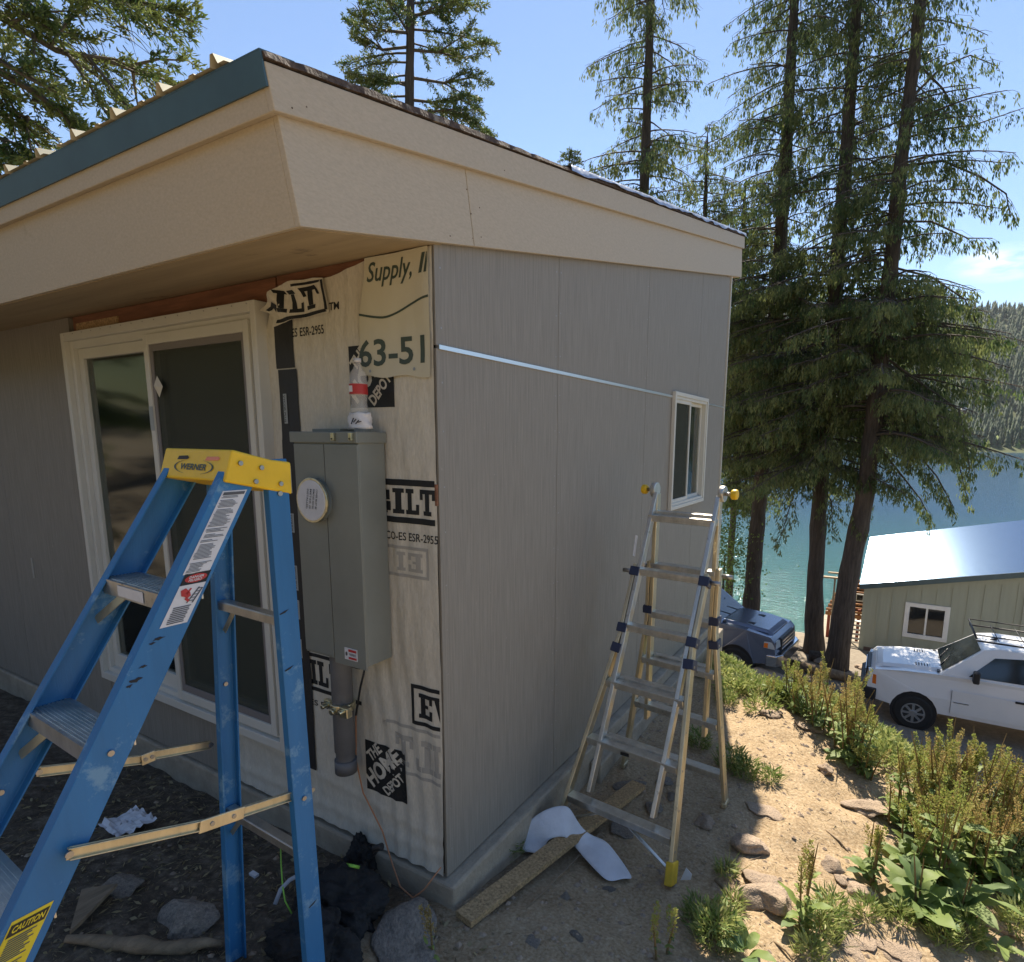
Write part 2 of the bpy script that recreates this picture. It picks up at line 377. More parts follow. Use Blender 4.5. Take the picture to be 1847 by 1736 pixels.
# ------------------------------------------------------------------ terrain
DRV = -4.0; LAKE = -7.3
def crest(x, y): return (x + y - 4.05 + .6 * sstep(1.4, .5, x)) * .7071
def height(x, y):
    x = np.asarray(x, float); y = np.asarray(y, float)
    h = -.2 + .135 * np.clip(.5 - y, 0, 1.6) - .16 * np.clip(x - 1.15, 0, 6) - .05 * sstep(.0, -1.4, x) * sstep(-.8, 0, y)
    h = h + .10 * fbm(x * 1.1, y * 1.1, 4, 3) + .05 * fbm(x * 6, y * 6, 4, 9) + .014 * fbm(x * 20, y * 20, 3, 5)
    d = crest(x, y) - .15 + .3 * fbm(x * .9, y * .9, 3, 14)
    h = h - .86 * (np.sqrt(np.clip(d, 0, 99) ** 2 + .06) - .245) * (d > 0)
    flat = DRV + .05 * fbm(x, y, 3, 2) - .10 * np.clip(y - 15.5, 0, 3) + 0 * x
    flat = flat - .30 * np.clip(y - 18.3, 0, 30)
    t = sstep(-.25, .25, (h - flat))
    h = np.where(d > 0, h * t + flat * (1 - t), h)
    h = np.where((d > 0) & (h < flat), flat, h)
    # uphill behind the camera and to the left
    up = np.clip(-y - 3.2, 0, 400) * .22 + np.clip(-x - 6.0, 0, 60) * .10 * sstep(6, 0, y)
    h = h + up + 1.0 * fbm(x * .15, y * .15, 3, 21) * sstep(6, 20, np.hypot(x, y)) * sstep(4, -4, y)
    # lake bed and the far hill
    h = np.where(y > 27, np.maximum(h, -10.5) + 0, h)
    sh = 800 + 40 * fbm(x * .004, y * 0, 3, 41)
    hill = LAKE - 1 + np.clip(y - sh, 0, 9999) * (.44 + .16 * fbm(x * .0015, y * .001, 3, 33)) + 60 * fbm(x * .004, y * .004, 4, 37) * sstep(0, 300, y - sh)
    ridge = 255 + 70 * fbm(x * .002, y * .0005, 3, 51) - .12 * (x - 100) 
    hill = ridge - np.log1p(np.exp(np.clip((ridge - hill) / 25, -40, 40))) * 25
    return np.where(y > sh - 20, np.maximum(hill, -12), h)
def h1(x, y): return float(height(np.array([x]), np.array([y]))[0])
def ground_at(px, py, tmax=60):
    r = ray(px, py); t = np.linspace(.5, tmax, 6000); P = EYE[None] + r[None] * t[:, None]
    g = height(P[:, 0], P[:, 1]); k = np.argmax(P[:, 2] < g)
    return P[k]
def axis(a, b, st, lo, hi, gr):
    c = list(np.arange(a, b, st)); s_ = st
    while c[-1] < hi: s_ *= gr; c.append(c[-1] + s_)
    s_ = st
    while c[0] > lo: s_ *= gr; c.insert(0, c[0] - s_)
    return np.array(c)
gx = axis(-3.2, 4.2, .035, -1600, 1700, 1.065); gy = axis(-1.6, 5.2, .035, -150, 2600, 1.045)
X, Y = np.meshgrid(gx, gy); Z = height(X, Y)
V = np.stack([X.ravel(), Y.ravel(), Z.ravel()], 1); nx, ny = len(gx), len(gy)
ii = (np.arange(ny - 1)[:, None] * nx + np.arange(nx - 1)[None]).ravel()
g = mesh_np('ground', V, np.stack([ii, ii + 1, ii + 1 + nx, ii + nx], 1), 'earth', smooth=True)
tag(g, kind='structure')
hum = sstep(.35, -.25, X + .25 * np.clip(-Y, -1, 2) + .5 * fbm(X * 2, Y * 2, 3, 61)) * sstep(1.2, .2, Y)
dr = sstep(3.0, 3.9, crest(X, Y) + .5 * fbm(X, Y, 2, 6)) * (Y < 100)
wd = np.maximum(sstep(700, 760, Y), sstep(5, 12, -Y) * .8)
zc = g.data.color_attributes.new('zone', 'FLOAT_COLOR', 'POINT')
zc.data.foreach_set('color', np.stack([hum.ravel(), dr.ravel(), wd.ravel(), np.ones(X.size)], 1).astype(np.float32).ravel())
lk = MB(); lk.add([(-2500, 22, LAKE), (2500, 22, LAKE), (2500, 1200, LAKE), (-2500, 1200, LAKE)], [(0, 1, 2, 3)])
tag(lk.build('lake', 'lake_water'), kind='structure')
# ------------------------------------------------------------------ text and flat print
def text2d(s, shear=0.0, bold=0.0):
    c = bpy.data.curves.new('t', 'FONT'); c.body = s; c.size = 1; c.shear = shear; c.offset = bold; c.resolution_u = 3; c.fill_mode = 'FRONT'
    o = bpy.data.objects.new('t', c); COL.objects.link(o); dg = bpy.context.evaluated_depsgraph_get()
    me = bpy.data.meshes.new_from_object(o.evaluated_get(dg)); V = np.array([v.co[:2] for v in me.vertices]); F = [tuple(p.vertices) for p in me.polygons]
    bpy.data.objects.remove(o); bpy.data.curves.remove(c); bpy.data.meshes.remove(me)
    V -= V.min(0); V /= V.max(0); return V, F
def fit(V, x0, z0, x1, z1): return [(x0 + u * (x1 - x0), z0 + v * (z1 - z0)) for u, v in V]
SLAB = {'I': (.5, [(0, 0, .5, .17), (0, .83, .5, 1), (.12, .17, .38, .83)]),
        'L': (.8, [(0, 0, .8, .17), (0, .83, .5, 1), (.12, .17, .38, .83), (.62, .17, .8, .40)]),
        'T': (.9, [(0, .83, .9, 1), (0, .60, .17, .83), (.73, .60, .9, .83), (.32, .17, .58, .83), (.2, 0, .7, .17)]),
        'B': (.85, [(0, 0, .70, .17), (0, .83, .68, 1), (.10, .17, .36, .83), (.36, .43, .66, .57), (.62, .10, .85, .47), (.60, .53, .82, .92)]),
        'E': (.8, [(0, 0, .8, .17), (0, .83, .8, 1), (.10, .17, .36, .83), (.36, .43, .55, .57), (.63, .17, .8, .38), (.63, .62, .8, .83)])}
class Print:
    """flat print laid on a surface through a mapping (u, v) -> point"""
    def __init__(s, fn, split=False): s.fn = fn; s.bm = bmesh.new(); s.done = []; s.split = split
    def part(s, name):
        s.done.append([name, s.bm]); s.bm = bmesh.new(); return s
    def poly(s, pts):
        vs = [s.bm.verts.new((a, b, 0)) for a, b in pts]; s.bm.faces.new(vs); return s
    def rect(s, x0, z0, x1, z1): return s.poly([(x0, z0), (x1, z0), (x1, z1), (x0, z1)])
    def text(s, t, x0, z0, x1, z1, shear=0, bold=0, rot=0, flipx=False, mapf=None):
        V, F = text2d(t, shear, bold); c, d = math.cos(rot), math.sin(rot)
        pts = []
        for u, v in V:
            if flipx: u = 1 - u
            if rot: # box given as x0,z0 origin, x1=width, z1=height
                a, b = u * x1, v * z1; pts.append((x0 + a * c - b * d, z0 + a * d + b * c))
            else: pts.append((x0 + u * (x1 - x0), z0 + v * (z1 - z0)))
        if mapf: pts = [mapf(*p) for p in pts]
        vs = [s.bm.verts.new((a, b, 0)) for a, b in pts]
        for f in F:
            try: s.bm.faces.new([vs[i] for i in f])
            except ValueError: pass
        return s
    def slab(s, ch, x0, z0, w, h, flip=False, mapf=None):
        W_, rs = SLAB[ch]; k = w / W_
        if s.split and len(s.bm.faces): s.part('print_frame')
        for a, b, c, d in rs:
            if flip: a, c = W_ - c, W_ - a
            p = [(x0 + a * k, z0 + b * h), (x0 + c * k, z0 + b * h), (x0 + c * k, z0 + d * h), (x0 + a * k, z0 + d * h)]
            s.poly([mapf(*q) for q in p] if mapf else p)
        if s.split: s.part('printed_letter')
        return s
    def build(s, name, m, parent, maxlen=.03):
        for nm_, b_ in s.done: s.bm, last = b_, s.bm; s.one(nm_, m, parent, maxlen); s.bm = last
        return s.one(name, m, parent, maxlen)
    def one(s, name, m, parent, maxlen):
        bmesh.ops.triangulate(s.bm, faces=s.bm.faces)
        for _ in range(5):
            L_ = [e for e in s.bm.edges if e.calc_length() > maxlen]
            if not L_: break
            bmesh.ops.subdivide_edges(s.bm, edges=L_, cuts=1); bmesh.ops.triangulate(s.bm, faces=s.bm.faces)
        off = rootof(parent).location
        for v in s.bm.verts: v.co = Vector(s.fn(v.co.x, v.co.y)) - off
        me = bpy.data.meshes.new(name); s.bm.to_mesh(me); s.bm.free(); me.materials.append(MATS[m])
        o = bpy.data.objects.new(name, me); COL.objects.link(o); o.parent = parent; return o

# ------------------------------------------------------------------ the house
house = thing('house', (0, 0, 0), 'small unfinished shed-roofed house with grey siding, exposed house wrap and tan fascia', 'house')
B0, B1 = onx(553, 410, .03), onx(1337, 500, .03)
TH = math.atan2(B1[2] - B0[2], B1[1] - B0[1]); RL = math.hypot(B1[1] - B0[1], B1[2] - B0[2])
def rf(x, t, k): return (x, B0[1] + math.cos(TH) * t - math.sin(TH) * k, B0[2] + math.sin(TH) * t + math.cos(TH) * k)
def roofz(y, k=0.0): return B0[2] + (y - B0[1]) * math.tan(TH) + k
def rbox(mb, x0, x1, t0, t1, k0, k1):
    return mb.hexa([rf(x0, t0, k0), rf(x1, t0, k0), rf(x1, t1, k0), rf(x0, t1, k0), rf(x0, t0, k1), rf(x1, t0, k1), rf(x1, t1, k1), rf(x0, t1, k1)])
XL, YB = -6.6, 4.25
FL_Z = onx(1050, 681)[2]                      # height of the flashing
# right wall (plane x = 0): panels
ys = [0.0, .905, 2.12, 3.34, YB]
wy0, wy1, wz0, wz1 = 2.70, 3.57, 1.30, 2.15
frame_w = wy0, wy1, wz0, wz1
for i in range(4):
    a, b = ys[i] + (.0018 if i else 0), ys[i + 1] - (.0018 if i < 3 else 0)
    q = MB()
    if i == 2 or i == 3:
        c0, c1 = max(a, wy0), min(b, wy1)
        q.box((-.011, a, 0), (0, b, wz0)); 
        if c0 > a: q.box((-.011, a, wz0), (0, c0, FL_Z - .006))
        if c1 < b: q.box((-.011, c1, wz0), (0, b, FL_Z - .006))
    else: q.box((-.011, a, 0), (0, b, FL_Z - .006))
    q.build('siding_panel', 'siding', house)
    q = MB(); zt = lambda y: roofz(y, .012)
    if i in (2, 3):
        c0, c1 = max(a, wy0), min(b, wy1)
        def up(y0, y1, z0): q.prism([(-.011, y0, z0), (-.011, y1, z0), (-.011, y1, zt(y1)), (-.011, y0, zt(y0))], (.011, 0, 0))
        if c0 > a: up(a, c0, FL_Z + .006)
        up(c0, c1, wz1 + .003)
        if c1 < b: up(c1, b, FL_Z + .006)
    else: q.prism([(-.011, a, FL_Z + .006), (-.011, b, FL_Z + .006), (-.011, b, zt(b)), (-.011, a, zt(a))], (.011, 0, 0))
    q.build('siding_panel', 'siding', house)
fl = MB(); fl.box((-.010, .01, FL_Z - .008), (.007, wy0 - .01, FL_Z + .007)); fl.build('flashing_strip', 'flashing', house)
fl = MB(); fl.box((-.010, wy1 + .01, FL_Z - .006), (.004, YB, FL_Z + .005)); fl.build('flashing_strip', 'flashing', house)
fl = MB(); fl.box((-.02, YB, 0), (.012, YB + .02, roofz(YB) - .0)); fl.build('corner_trim', 'vinyl', house)
# sheathing, inner walls, floor
q = MB()
q.box((-.10, .02, -.02), (-.012, YB, wz0)); q.box((-.10, .02, wz0), (-.012, wy0, 2.3)); q.box((-.10, wy1, wz0), (-.012, YB, 2.3)); q.box((-.10, .02, 2.3), (-.012, YB, 2.46))
q.box((XL, .02, -.02), (-2.66, .10, 2.46)); q.box((-.94, .02, -.02), (-.10, .10, 2.46)); q.box((-2.66, .02, -.02), (-.94, .10, .30)); q.box((-2.66, .02, 2.38), (-.94, .10, 2.46))
q.box((XL, .02, -.06), (-.012, YB, -.02)); q.box((XL, .10, 2.46), (-.012, YB, 2.47)); q.box((XL, .1, -.02), (XL + .1, YB, 2.46))
ox = ony(285, 1000, YB)[0]
q.box((XL, YB - .1, -.02), (ox - .55, YB, 2.46)); q.box((ox + .35, YB - .1, -.02), (-.1, YB, 2.46)); q.box((ox - .55, YB - .1, 1.9), (ox + .35, YB, 2.46))
q.build('inner_wall', 'room_dark', house)
# back and gable siding
q = MB(); q.box((XL, YB, 0), (ox - .55, YB + .011, 3.2)); q.box((ox + .35, YB, 0), (-.02, YB + .011, 3.2)); q.box((ox - .55, YB, 1.9), (ox + .35, YB + .011, 3.2)); q.build('siding_panel', 'siding', house)
q = MB(); q.prism([(XL, 0, 0), (XL, YB, 0), (XL, YB, roofz(YB)), (XL, 0, roofz(0))], (-.011, 0, 0)); q.build('siding_panel', 'siding', house)
# front wall (plane y = 0)
zs = roofz(0) - .004
for a, b in ((XL, -5.13), (-5.13, -3.91), (-3.91, -2.692)):
    q = MB(); q.box((a + .0015, -.011, 0.0), (b - .0015, .018, zs)); q.build('siding_panel', 'siding', house)
for a, b in ((-2.69, -1.69), (-1.69, -1.412)):
    q = MB(); q.box((a + .0015, -.011, 0.0), (b, .018, .30)); q.build('siding_panel', 'siding', house)
q = MB(); q.box((-2.66, -.002, 2.372), (-.86, .02, zs)); q.build('header_beam', 'raw_wood', house, bevel=.003)
q = MB(); q.box((-.85, -.001, 2.40), (-.02, .02, zs + .002)); q.build('header_beam', 'raw_wood', house, bevel=.003)
q = MB(); q.box((-2.61, -.010, 2.374), (-2.15, -.003, 2.425)); q.build('strand_board_strip', 'osb', house)
# concrete foundation
q = MB()
q.prism([(-.4, -.03, -.012), (.055, -.03, -.012), (.055, -.03, -2.4), (-.4, -.03, -2.4)], (0, YB + .06, 0)); q.build('foundation_wall', 'concrete', house, bevel=.012)
q = MB(); q.box((XL, -.028, -1.4), (-.402, .3, -.014)); q.build('foundation_wall', 'concrete', house, bevel=.012)
q = MB(); q.box((.056, 1.25, -1.5), (.13, YB, -.09)); q.build('footing_form', 'concrete', house, bevel=.01)
# roof
q = MB(); rbox(q, XL, .008, .02, RL - .01, .012, .355); q.build('roof_deck', 'ply', house)
q = MB(); rbox(q, XL, .006, .001, -B0[1] / math.cos(TH) + .03, -.002, .010); q.build('soffit_panel', 'ply', house)
q = MB(); rbox(q, XL, .008, (-B0[1]) / math.cos(TH) + 4.2, RL, -.002, .010); q.build('soffit_panel', 'ply', house)
tj = (onx(855, 380, .03)[1] - B0[1]) / math.cos(TH)
for a, b in ((-.02, tj - .0015), (tj + .0015, RL)):
    q = MB(); rbox(q, .01, .03, a, b, .0, .27); q.build('fascia_board', 'fascia_paint', house, bevel=.002)
q = MB(); rbox(q, .0301, .052, -.045, RL + .02, .25, .352); q.build('fascia_trim', 'fascia_paint', house, bevel=.003)
q = MB(); rbox(q, XL, .0095, -.02, .0, .0, .27); q.build('fascia_board', 'fascia_paint', house, bevel=.002)
q = MB(); rbox(q, XL, .030, -.044, -.0205, .25, .352); q.build('fascia_trim', 'fascia_paint', house, bevel=.003)
q = MB(); rbox(q, XL, .050, -.052, -.046, .300, .372); rbox(q, XL, .05, -.052, .05, .3725, .376); q.build('drip_edge', 'drip_teal', house)
q = MB(); rbox(q, XL, .0295, RL, RL + .02, .0, .352); q.build('fascia_board', 'fascia_paint', house, bevel=.002)
# rough plywood edge on the rake
vs, fs = [], []; N = 130
for i in range(N + 1):
    t = -.045 + (RL + .06) * i / N; w = .006 * (rng.random() - .5); kk = .372 + .004 * math.sin(t * 3) + .004 * rng.random()
    for (x, k) in ((-.4, .357), (.058 + w, .357), (.052 + w * .5, kk), (-.4, kk)): vs.append(rf(x, t, k))
for i in range(N):
    for j in range(4): fs.append((4 * i + j, 4 * i + (j + 1) % 4, 4 * i + 4 + (j + 1) % 4, 4 * i + 4 + j))
fs += [(0, 1, 2, 3), (4 * N, 4 * N + 3, 4 * N + 2, 4 * N + 1)]
MB().add(vs, fs).build('roof_plywood_edge', 'ply_edge', house)
# silver underlayment lapping over the rake
vs, fs = [], []; N = 90; t0 = (onx(1040, 318, .05)[1] - B0[1]) / math.cos(TH)
for i in range(N + 1):
    t = t0 + (RL + .03 - t0) * i / N; a = .004 * math.sin(t * 9) + .004 * math.sin(t * 23 + 1) + .004 * rng.random()
    row = [(-.5, .384), (.03, .3835 + abs(a) * .6), (.060 + abs(a) * .4, .382), (.062 + abs(a), .368 - .012 * max(0, math.sin(t * 5 + math.sin(t * 17))) - a)]
    for x, k in row: vs.append(rf(x, t, k))
for i in range(N):
    for j in range(3): fs.append((4 * i + j, 4 * i + j + 1, 4 * i + 5 + j, 4 * i + 4 + j))
MB().add(vs, fs, True).build('roof_underlayment', 'blue_tarp', house)
# ribbed metal roofing: one sheet per metre
def rib_profile(x0, x1):
    pts = []; x = x1
    while x > x0 - 1e-6:
        pts += [(x, .381), (x - .025, .381), (x - .036, .405), (x - .048, .405), (x - .059, .381), (x - .125, .381), (x - .13, .386), (x - .15, .386), (x - .155, .381)]; x -= .2485
    return pts
xr = -.075
while xr > XL:
    pr = rib_profile(xr - .994 + .2485, xr); vs = []
    for t in (-.060, RL):
        for x, k in pr: vs.append(rf(x, t, k))
    n_ = len(pr); MB().add(vs, [(i, i + 1, n_ + i + 1, n_ + i) for i in range(n_ - 1)]).build('metal_roof_sheet', 'roof_metal', house)
    xr -= .994
for px, py in ((440, 130), (372, 158), (300, 200), (208, 245)):
    pass
# nail heads on the fascia
q = MB()
for (px, py) in ((490, 182), (500, 190)): 
    p = ony(px, py, B0[1] - .022 - .06 * (410 - py) / 280 * 1.0 * .36); q.tube([p + np.array([0, .01, 0]), p + np.array([0, -.003, 0])], .0022, 6)
for (px, py) in ((527, 195), (553, 193), (842, 342), (850, 386), (865, 375), (853, 430), (812, 426), (868, 428), (910, 308)):
    p = onx(px, py, .0525 if py < 200 or px == 910 else .031); q.tube([p + np.array([-.01, 0, 0]), p + np.array([.0006, 0, 0])], .0022, 6)
q.build('nail_heads', 'ply_edge', house)['kind'] = 'stuff'
q = MB()
for (cx, cy) in ((520, 388), (420, 420), (222, 470), (80, 515)):
    for d in (-6, 0, 6):
        p = ony(cx + d, cy - d * .2, B0[1] - .0215 + .0); q.tube([p + np.array([0, .006, 0]), p + np.array([0, -.0015, 0])], .0028, 5)
q.build('nail_marks', 'print_black', house)['kind'] = 'stuff'

q = MB()
for yj in (.03, .88, .925, 2.10, 2.14, 3.32, 3.36, 4.2):
    z = .12
    while z < 3.2:
        if z < roofz(yj) - .05 and not (wy0 - .05 < yj < wy1 + .05 and wz0 - .05 < z < wz1 + .05):
            z_ = z + random.uniform(-.02, .02); q.tube([(-.004, yj, z_), (.0012, yj, z_)], .0036, 6)
        z += .19
q.build('nail_heads', 'rivet', house)['kind'] = 'stuff'
# house wrap
def wdisp(x, z):
    a = .0015 + .0055 * float(sstep(-.55, -.2, x)) * float(sstep(1.75, 1.3, z)) + .004 * float(sstep(.35, .05, z))
    w = math.sin(x * 70 + z * 7 + 2.5 * mnoise.noise((x * 3, z * 1.2, 1))) * a * (.45 + .55 * mnoise.noise((x * 5, z * 1.5, 7)))
    w += .004 * mnoise.noise((x * 5, z * 4, 3)) + .0025 * mnoise.noise((x * 14, z * 9, 5)) + .007 * math.exp(-((z - .09) / .025) ** 2) + .004 * math.exp(-((z - .16 + .1 * x) / .02) ** 2)
    w += .012 * float(sstep(.10, .0, z))
    return .006 + w
def on_wrap(d): return lambda x, z: (x, -.004 - wdisp(x, z) - d, z)
vs, fs = [], []; NC, NR = 76, 190
for i in range(NC + 1):
    x = -.925 + (.921) * i / NC
    zt = np.interp(x, [-.93, -.87, -.81, -.66, -.51, -.33, -.1, 0], [2.25, 2.38, 2.425, 2.42, 2.422, 2.455, zs - .004, zs - .002]) + .003 * mnoise.noise((x * 20, 0, 0))
    zb = .012 + .012 * mnoise.noise((x * 6, 4, 0))
    for j in range(NR + 1):
        z = zb + (zt - zb) * j / NR; vs.append((x, -.004 - wdisp(x, z), z))
for i in range(NC):
    for j in range(NR): k = i * (NR + 1) + j; fs.append((k, k + 1, k + NR + 2, k + NR + 1))
wrap = MB().add(vs, fs, True).build('house_wrap', 'wrap', house)
vs, fs = [], []; NC, NR = 44, 30
for i in range(NC + 1):
    x = -1.415 + .495 * i / NC
    for j in range(NR + 1):
        z = .012 + .29 * j / NR; vs.append((x, -.004 - wdisp(x, z) - .001, z))
for i in range(NC):
    for j in range(NR): k = i * (NR + 1) + j; fs.append((k, k + 1, k + NR + 2, k + NR + 1))
MB().add(vs, fs, True).build('house_wrap', 'wrap', house)
# BILT block
p = Print(on_wrap(.0016), True)
p.rect(-.62, 1.622, -.012, 1.646); p.part('print_frame'); p.rect(-.62, 1.477, -.012, 1.500)
for ch, x, w in (('B', -.345, .11), ('I', -.222, .055), ('L', -.158, .065), ('T', -.088, .078)): p.slab(ch, x, 1.513, w, .098)
p.text('CO-ES ESR-2955', -.27, 1.408, .0, 1.440, bold=.01); p.part('printed_text')
# lower ILT
p.rect(-.772, .820, -.45, .837); p.part('print_frame'); p.rect(-.775, .655, -.45, .673)
for ch, x, w in (('I', -.772, .04), ('L', -.725, .068), ('T', -.648, .085)): p.slab(ch, x, .687, w, .118)
p.text('ES ESR-2955', -.785, .583, -.50, .610, bold=.01); p.part('printed_text')
# EV block
p.rect(-.158, .650, -.143, .823); p.rect(-.143, .806, -.012, .823); p.rect(-.143, .650, -.012, .667)
p.slab('E', -.120, .684, .072, .105)
p.poly([(-.042, .789), (-.016, .789), (-.012, .70), (-.012, .684)]); p.rect(-.048, .775, -.014, .789); p.part('printed_letter')
# small approval text near the door
p.text('ES ESR-2955', -.760, 2.212, -.565, 2.247, bold=.01); p.part('printed_text'); p.text('TM', -.527, 2.296, -.473, 2.325, bold=.02)
p.build('printed_text', 'print_black', wrap)
# ghost print showing through from the sheet beneath
p = Print(on_wrap(.0013), True)
p.rect(-.29, 1.374, -.05, 1.386); p.rect(-.062, 1.262, -.05, 1.374); p.rect(-.29, 1.262, -.062, 1.274)
p.slab('E', -.155, 1.287, .075, .075, True); p.slab('I', -.21, 1.287, .04, .075, True)
p.rect(-.30, .620, -.012, .634); p.rect(-.30, .410, -.012, .424)
p.slab('T', -.26, .445, .10, .14, True); p.slab('L', -.145, .445, .09, .14, True); p.slab('I', -.05, .445, .038, .14, True)
p.text('TM', -.33, .60, -.295, .625, flipx=True)
p.build('faded_text', 'print_ghost', wrap)
# square logo prints
def logo(x0, z0, s):
    a = Print(on_wrap(.0016)); a.rect(x0, z0, x0 + s, z0 + s); a.build('printed_square', 'print_black', wrap)
    a = Print(on_wrap(.0028)); k = s / .235
    def cl(fn):
        return fn
    a.split = True; a.text('THE', x0 + .036 * k, z0 + .138 * k, .095 * k, .050 * k, bold=.035, rot=R(45)); a.part('printed_word')
    a.text('HOME', x0 + .040 * k, z0 + .014 * k, .250 * k, .080 * k, bold=.04, rot=R(45)); a.part('printed_word')
    a.text('DEPOT', x0 + .128 * k, z0 + .004 * k, .138 * k, .045 * k, bold=.035, rot=R(45))
    a.build('printed_word', 'wrap', wrap)
logo(-.437, .268, .235)
logo(-.432, 1.918, .235)
# banner scrap over the wrap
def bfn(d): return lambda x, z: (x, -.0175 - wdisp(x, z) * .5 - .004 * math.sin(x * 16 + z * 3) - .005 * float(sstep(2.12, 2.02, z)) - d, z)
vs, fs = [], []; NC, NR = 30, 40
for i in range(NC + 1):
    u = i / NC
    for j in range(NR + 1):
        v = j / NR; xl = -.372 + .055 * v + .006 * math.sin(v * 9); x = xl * (1 - u) + (-.010) * u
        z = (2.022 + .012 * (1 - u) + .005 * math.sin(u * 12)) * (1 - v) + (zs - .006) * v; vs.append(bfn(0)(x, z))
for i in range(NC):
    for j in range(NR): k = i * (NR + 1) + j; fs.append((k, k + 1, k + NR + 2, k + NR + 1))
ban = MB().add(vs, fs, True).build('banner_scrap', 'banner', house)
p = Print(bfn(.0016))
p.text('Supply,', -.305, 2.350, -.088, 2.440, shear=.3, bold=.012); p.part('printed_word')
p.poly([(-.055, 2.375), (-.040, 2.375), (-.020, 2.440), (-.035, 2.440)]); p.poly([(-.030, 2.375), (-.018, 2.375), (-.012, 2.41), (-.012, 2.440), (-.015, 2.440)]); p.part('printed_letter')
pr_ = None
for i in range(21):
    x = -.352 + .34 * i / 20; z = 2.250 + .0 - .022 * math.sin(min(1, (x + .352) / .15) * 1.5) + .055 * float(sstep(-.24, .0, x)) + .012
    if pr_: p.poly([(pr_[0], pr_[1] - .004), (x, z - .004), (x, z + .004), (pr_[0], pr_[1] + .004)])
    pr_ = (x, z)
p.part('printed_line'); p.text('63-51', -.362, 2.068, -.035, 2.168, bold=.018)
p.build('printed_lettering', 'print_green', ban)
p = Print(bfn(.0026))
for cx, cz in ((-.30, 2.052), (-.085, 2.05)): p.poly([(cx + .006 * math.cos(a), cz + .006 * math.sin(a)) for a in np.linspace(0, 6.28, 9)[:-1]])
p.build('nail_head', 'rivet', ban)
# flap with ILT hooked over the door corner
def flp(d):
    def f(x, z):
        k = float(sstep(-.56, -.84, x)); return (x, -.022 - .045 * k - .008 * math.sin((x + z) * 45) * (.3 + k) - d, z)
    return f
outl = [(-.872, 2.318), (-.845, 2.352), (-.815, 2.384), (-.77, 2.408), (-.70, 2.420), (-.60, 2.424), (-.545, 2.418), (-.532, 2.36), (-.520, 2.286), (-.60, 2.283), (-.70, 2.272), (-.765, 2.262), (-.80, 2.245), (-.806, 2.29), (-.84, 2.31)]
p = Print(flp(0)); p.poly(outl); p.build('house_wrap_flap', 'wrap', wrap, .02)
p = Print(flp(.002), True); p.poly([(-.558, 2.412), (-.545, 2.412), (-.528, 2.300), (-.543, 2.297)]); p.poly([(-.79, 2.262), (-.789, 2.276), (-.545, 2.303), (-.53, 2.292)])
p.poly([(-.70, 2.406), (-.62, 2.413), (-.56, 2.412), (-.565, 2.404), (-.63, 2.402), (-.70, 2.396)])
wob = lambda x, z: (x - .35 * (z - 2.31) - .012 * math.sin(z * 50), z + .02 * (x + .66) + .006 * math.sin(x * 30))
for ch, x, w in (('I', -.770, .055), ('L', -.705, .062), ('T', -.640, .075)): p.slab(ch, x, 2.302, w, .088, mapf=wob)
p.poly([(-.845, 2.318), (-.80, 2.345), (-.77, 2.33), (-.79, 2.305), (-.80, 2.322), (-.83, 2.312)])
p.build('printed_lettering', 'print_black', wrap)
# black flashing tape with printed labels
for k, (z0, z1, xa, xb) in enumerate(((2.09, 2.285, -.872, -.752), (1.78, 2.085, -.862, -.742), (.255, 1.79, -.862, -.765))):
    p = Print(on_wrap(.003 + .0012 * k)); p.poly([(xa, z0), (xb, z0), (xb, z1), (xa, z1)]); tp = p.build('flashing_tape', 'tape_black', house, .05)
    if k == 0: tape = tp
for z0, z1 in ((1.86, 1.985), (1.56, 1.68), (1.385, 1.47), (1.12, 1.235), (.985, 1.075), (.80, .89)):
    p = Print(on_wrap(.0068)); p.rect(-.838, z0, -.814, z1); lb = p.build('tape_label', 'label_grey', tape)
    p = Print(on_wrap(.0078)); p.text('VYCOR PLUS', -.820, z1 - .006, z1 - z0 - .012, .011, rot=R(-90), bold=.01); p.build('printed_lettering', 'print_black', lb)
    for o_ in (lb.children): o_.data.transform(Matrix.Translation((-.014, 0, 0)))

# sliding door
DX0, DX1, DZ0, DZ1 = -2.688, -.925, .318, 2.370
def ring(mb, x0, x1, z0, z1, w, y0, y1, wt=None, wb=None):
    wt = wt or w; wb = wb or w
    mb.box((x0, y0, z0), (x0 + w, y1, z1)); mb.box((x1 - w, y0, z0), (x1, y1, z1))
    mb.box((x0 + w, y0, z0), (x1 - w, y1, z0 + wb)); mb.box((x0 + w, y0, z1 - wt), (x1 - w, y1, z1)); return mb
q = MB(); ring(q, DX0, DX1, DZ0, DZ1, .035, -.062, .06, .045, .045); door = q.build('sliding_door', 'vinyl', house, bevel=.003)
q = MB(); ring(q, DX0 + .035, DX1 - .035, DZ0 + .045, DZ1 - .045, .035, -.035, .05, .04, .03); q.build('door_frame', 'vinyl', door, bevel=.003)
q = MB(); ring(q, DX0 + .07, -1.80, DZ0 + .075, DZ1 - .085, .050, -.012, .03, .055, .085); q.build('fixed_sash', 'vinyl', door, bevel=.003)
q = MB(); q.box((DX0 + .12, .006, DZ0 + .16), (-1.85, .012, DZ1 - .14)); q.build('pane', 'pane_glass', door)
q = MB(); ring(q, -1.845, -.995, DZ0 + .058, DZ1 - .070, .038, -.052, -.030, .05, .05); q.build('screen_door_frame', 'vinyl', door, bevel=.003)
q = MB(); ring(q, -1.807, -1.033, DZ0 + .108, DZ1 - .120, .026, -.044, -.034, .032, .04); q.build('screen_door_inner_frame', 'screen_grey', door, bevel=.002)
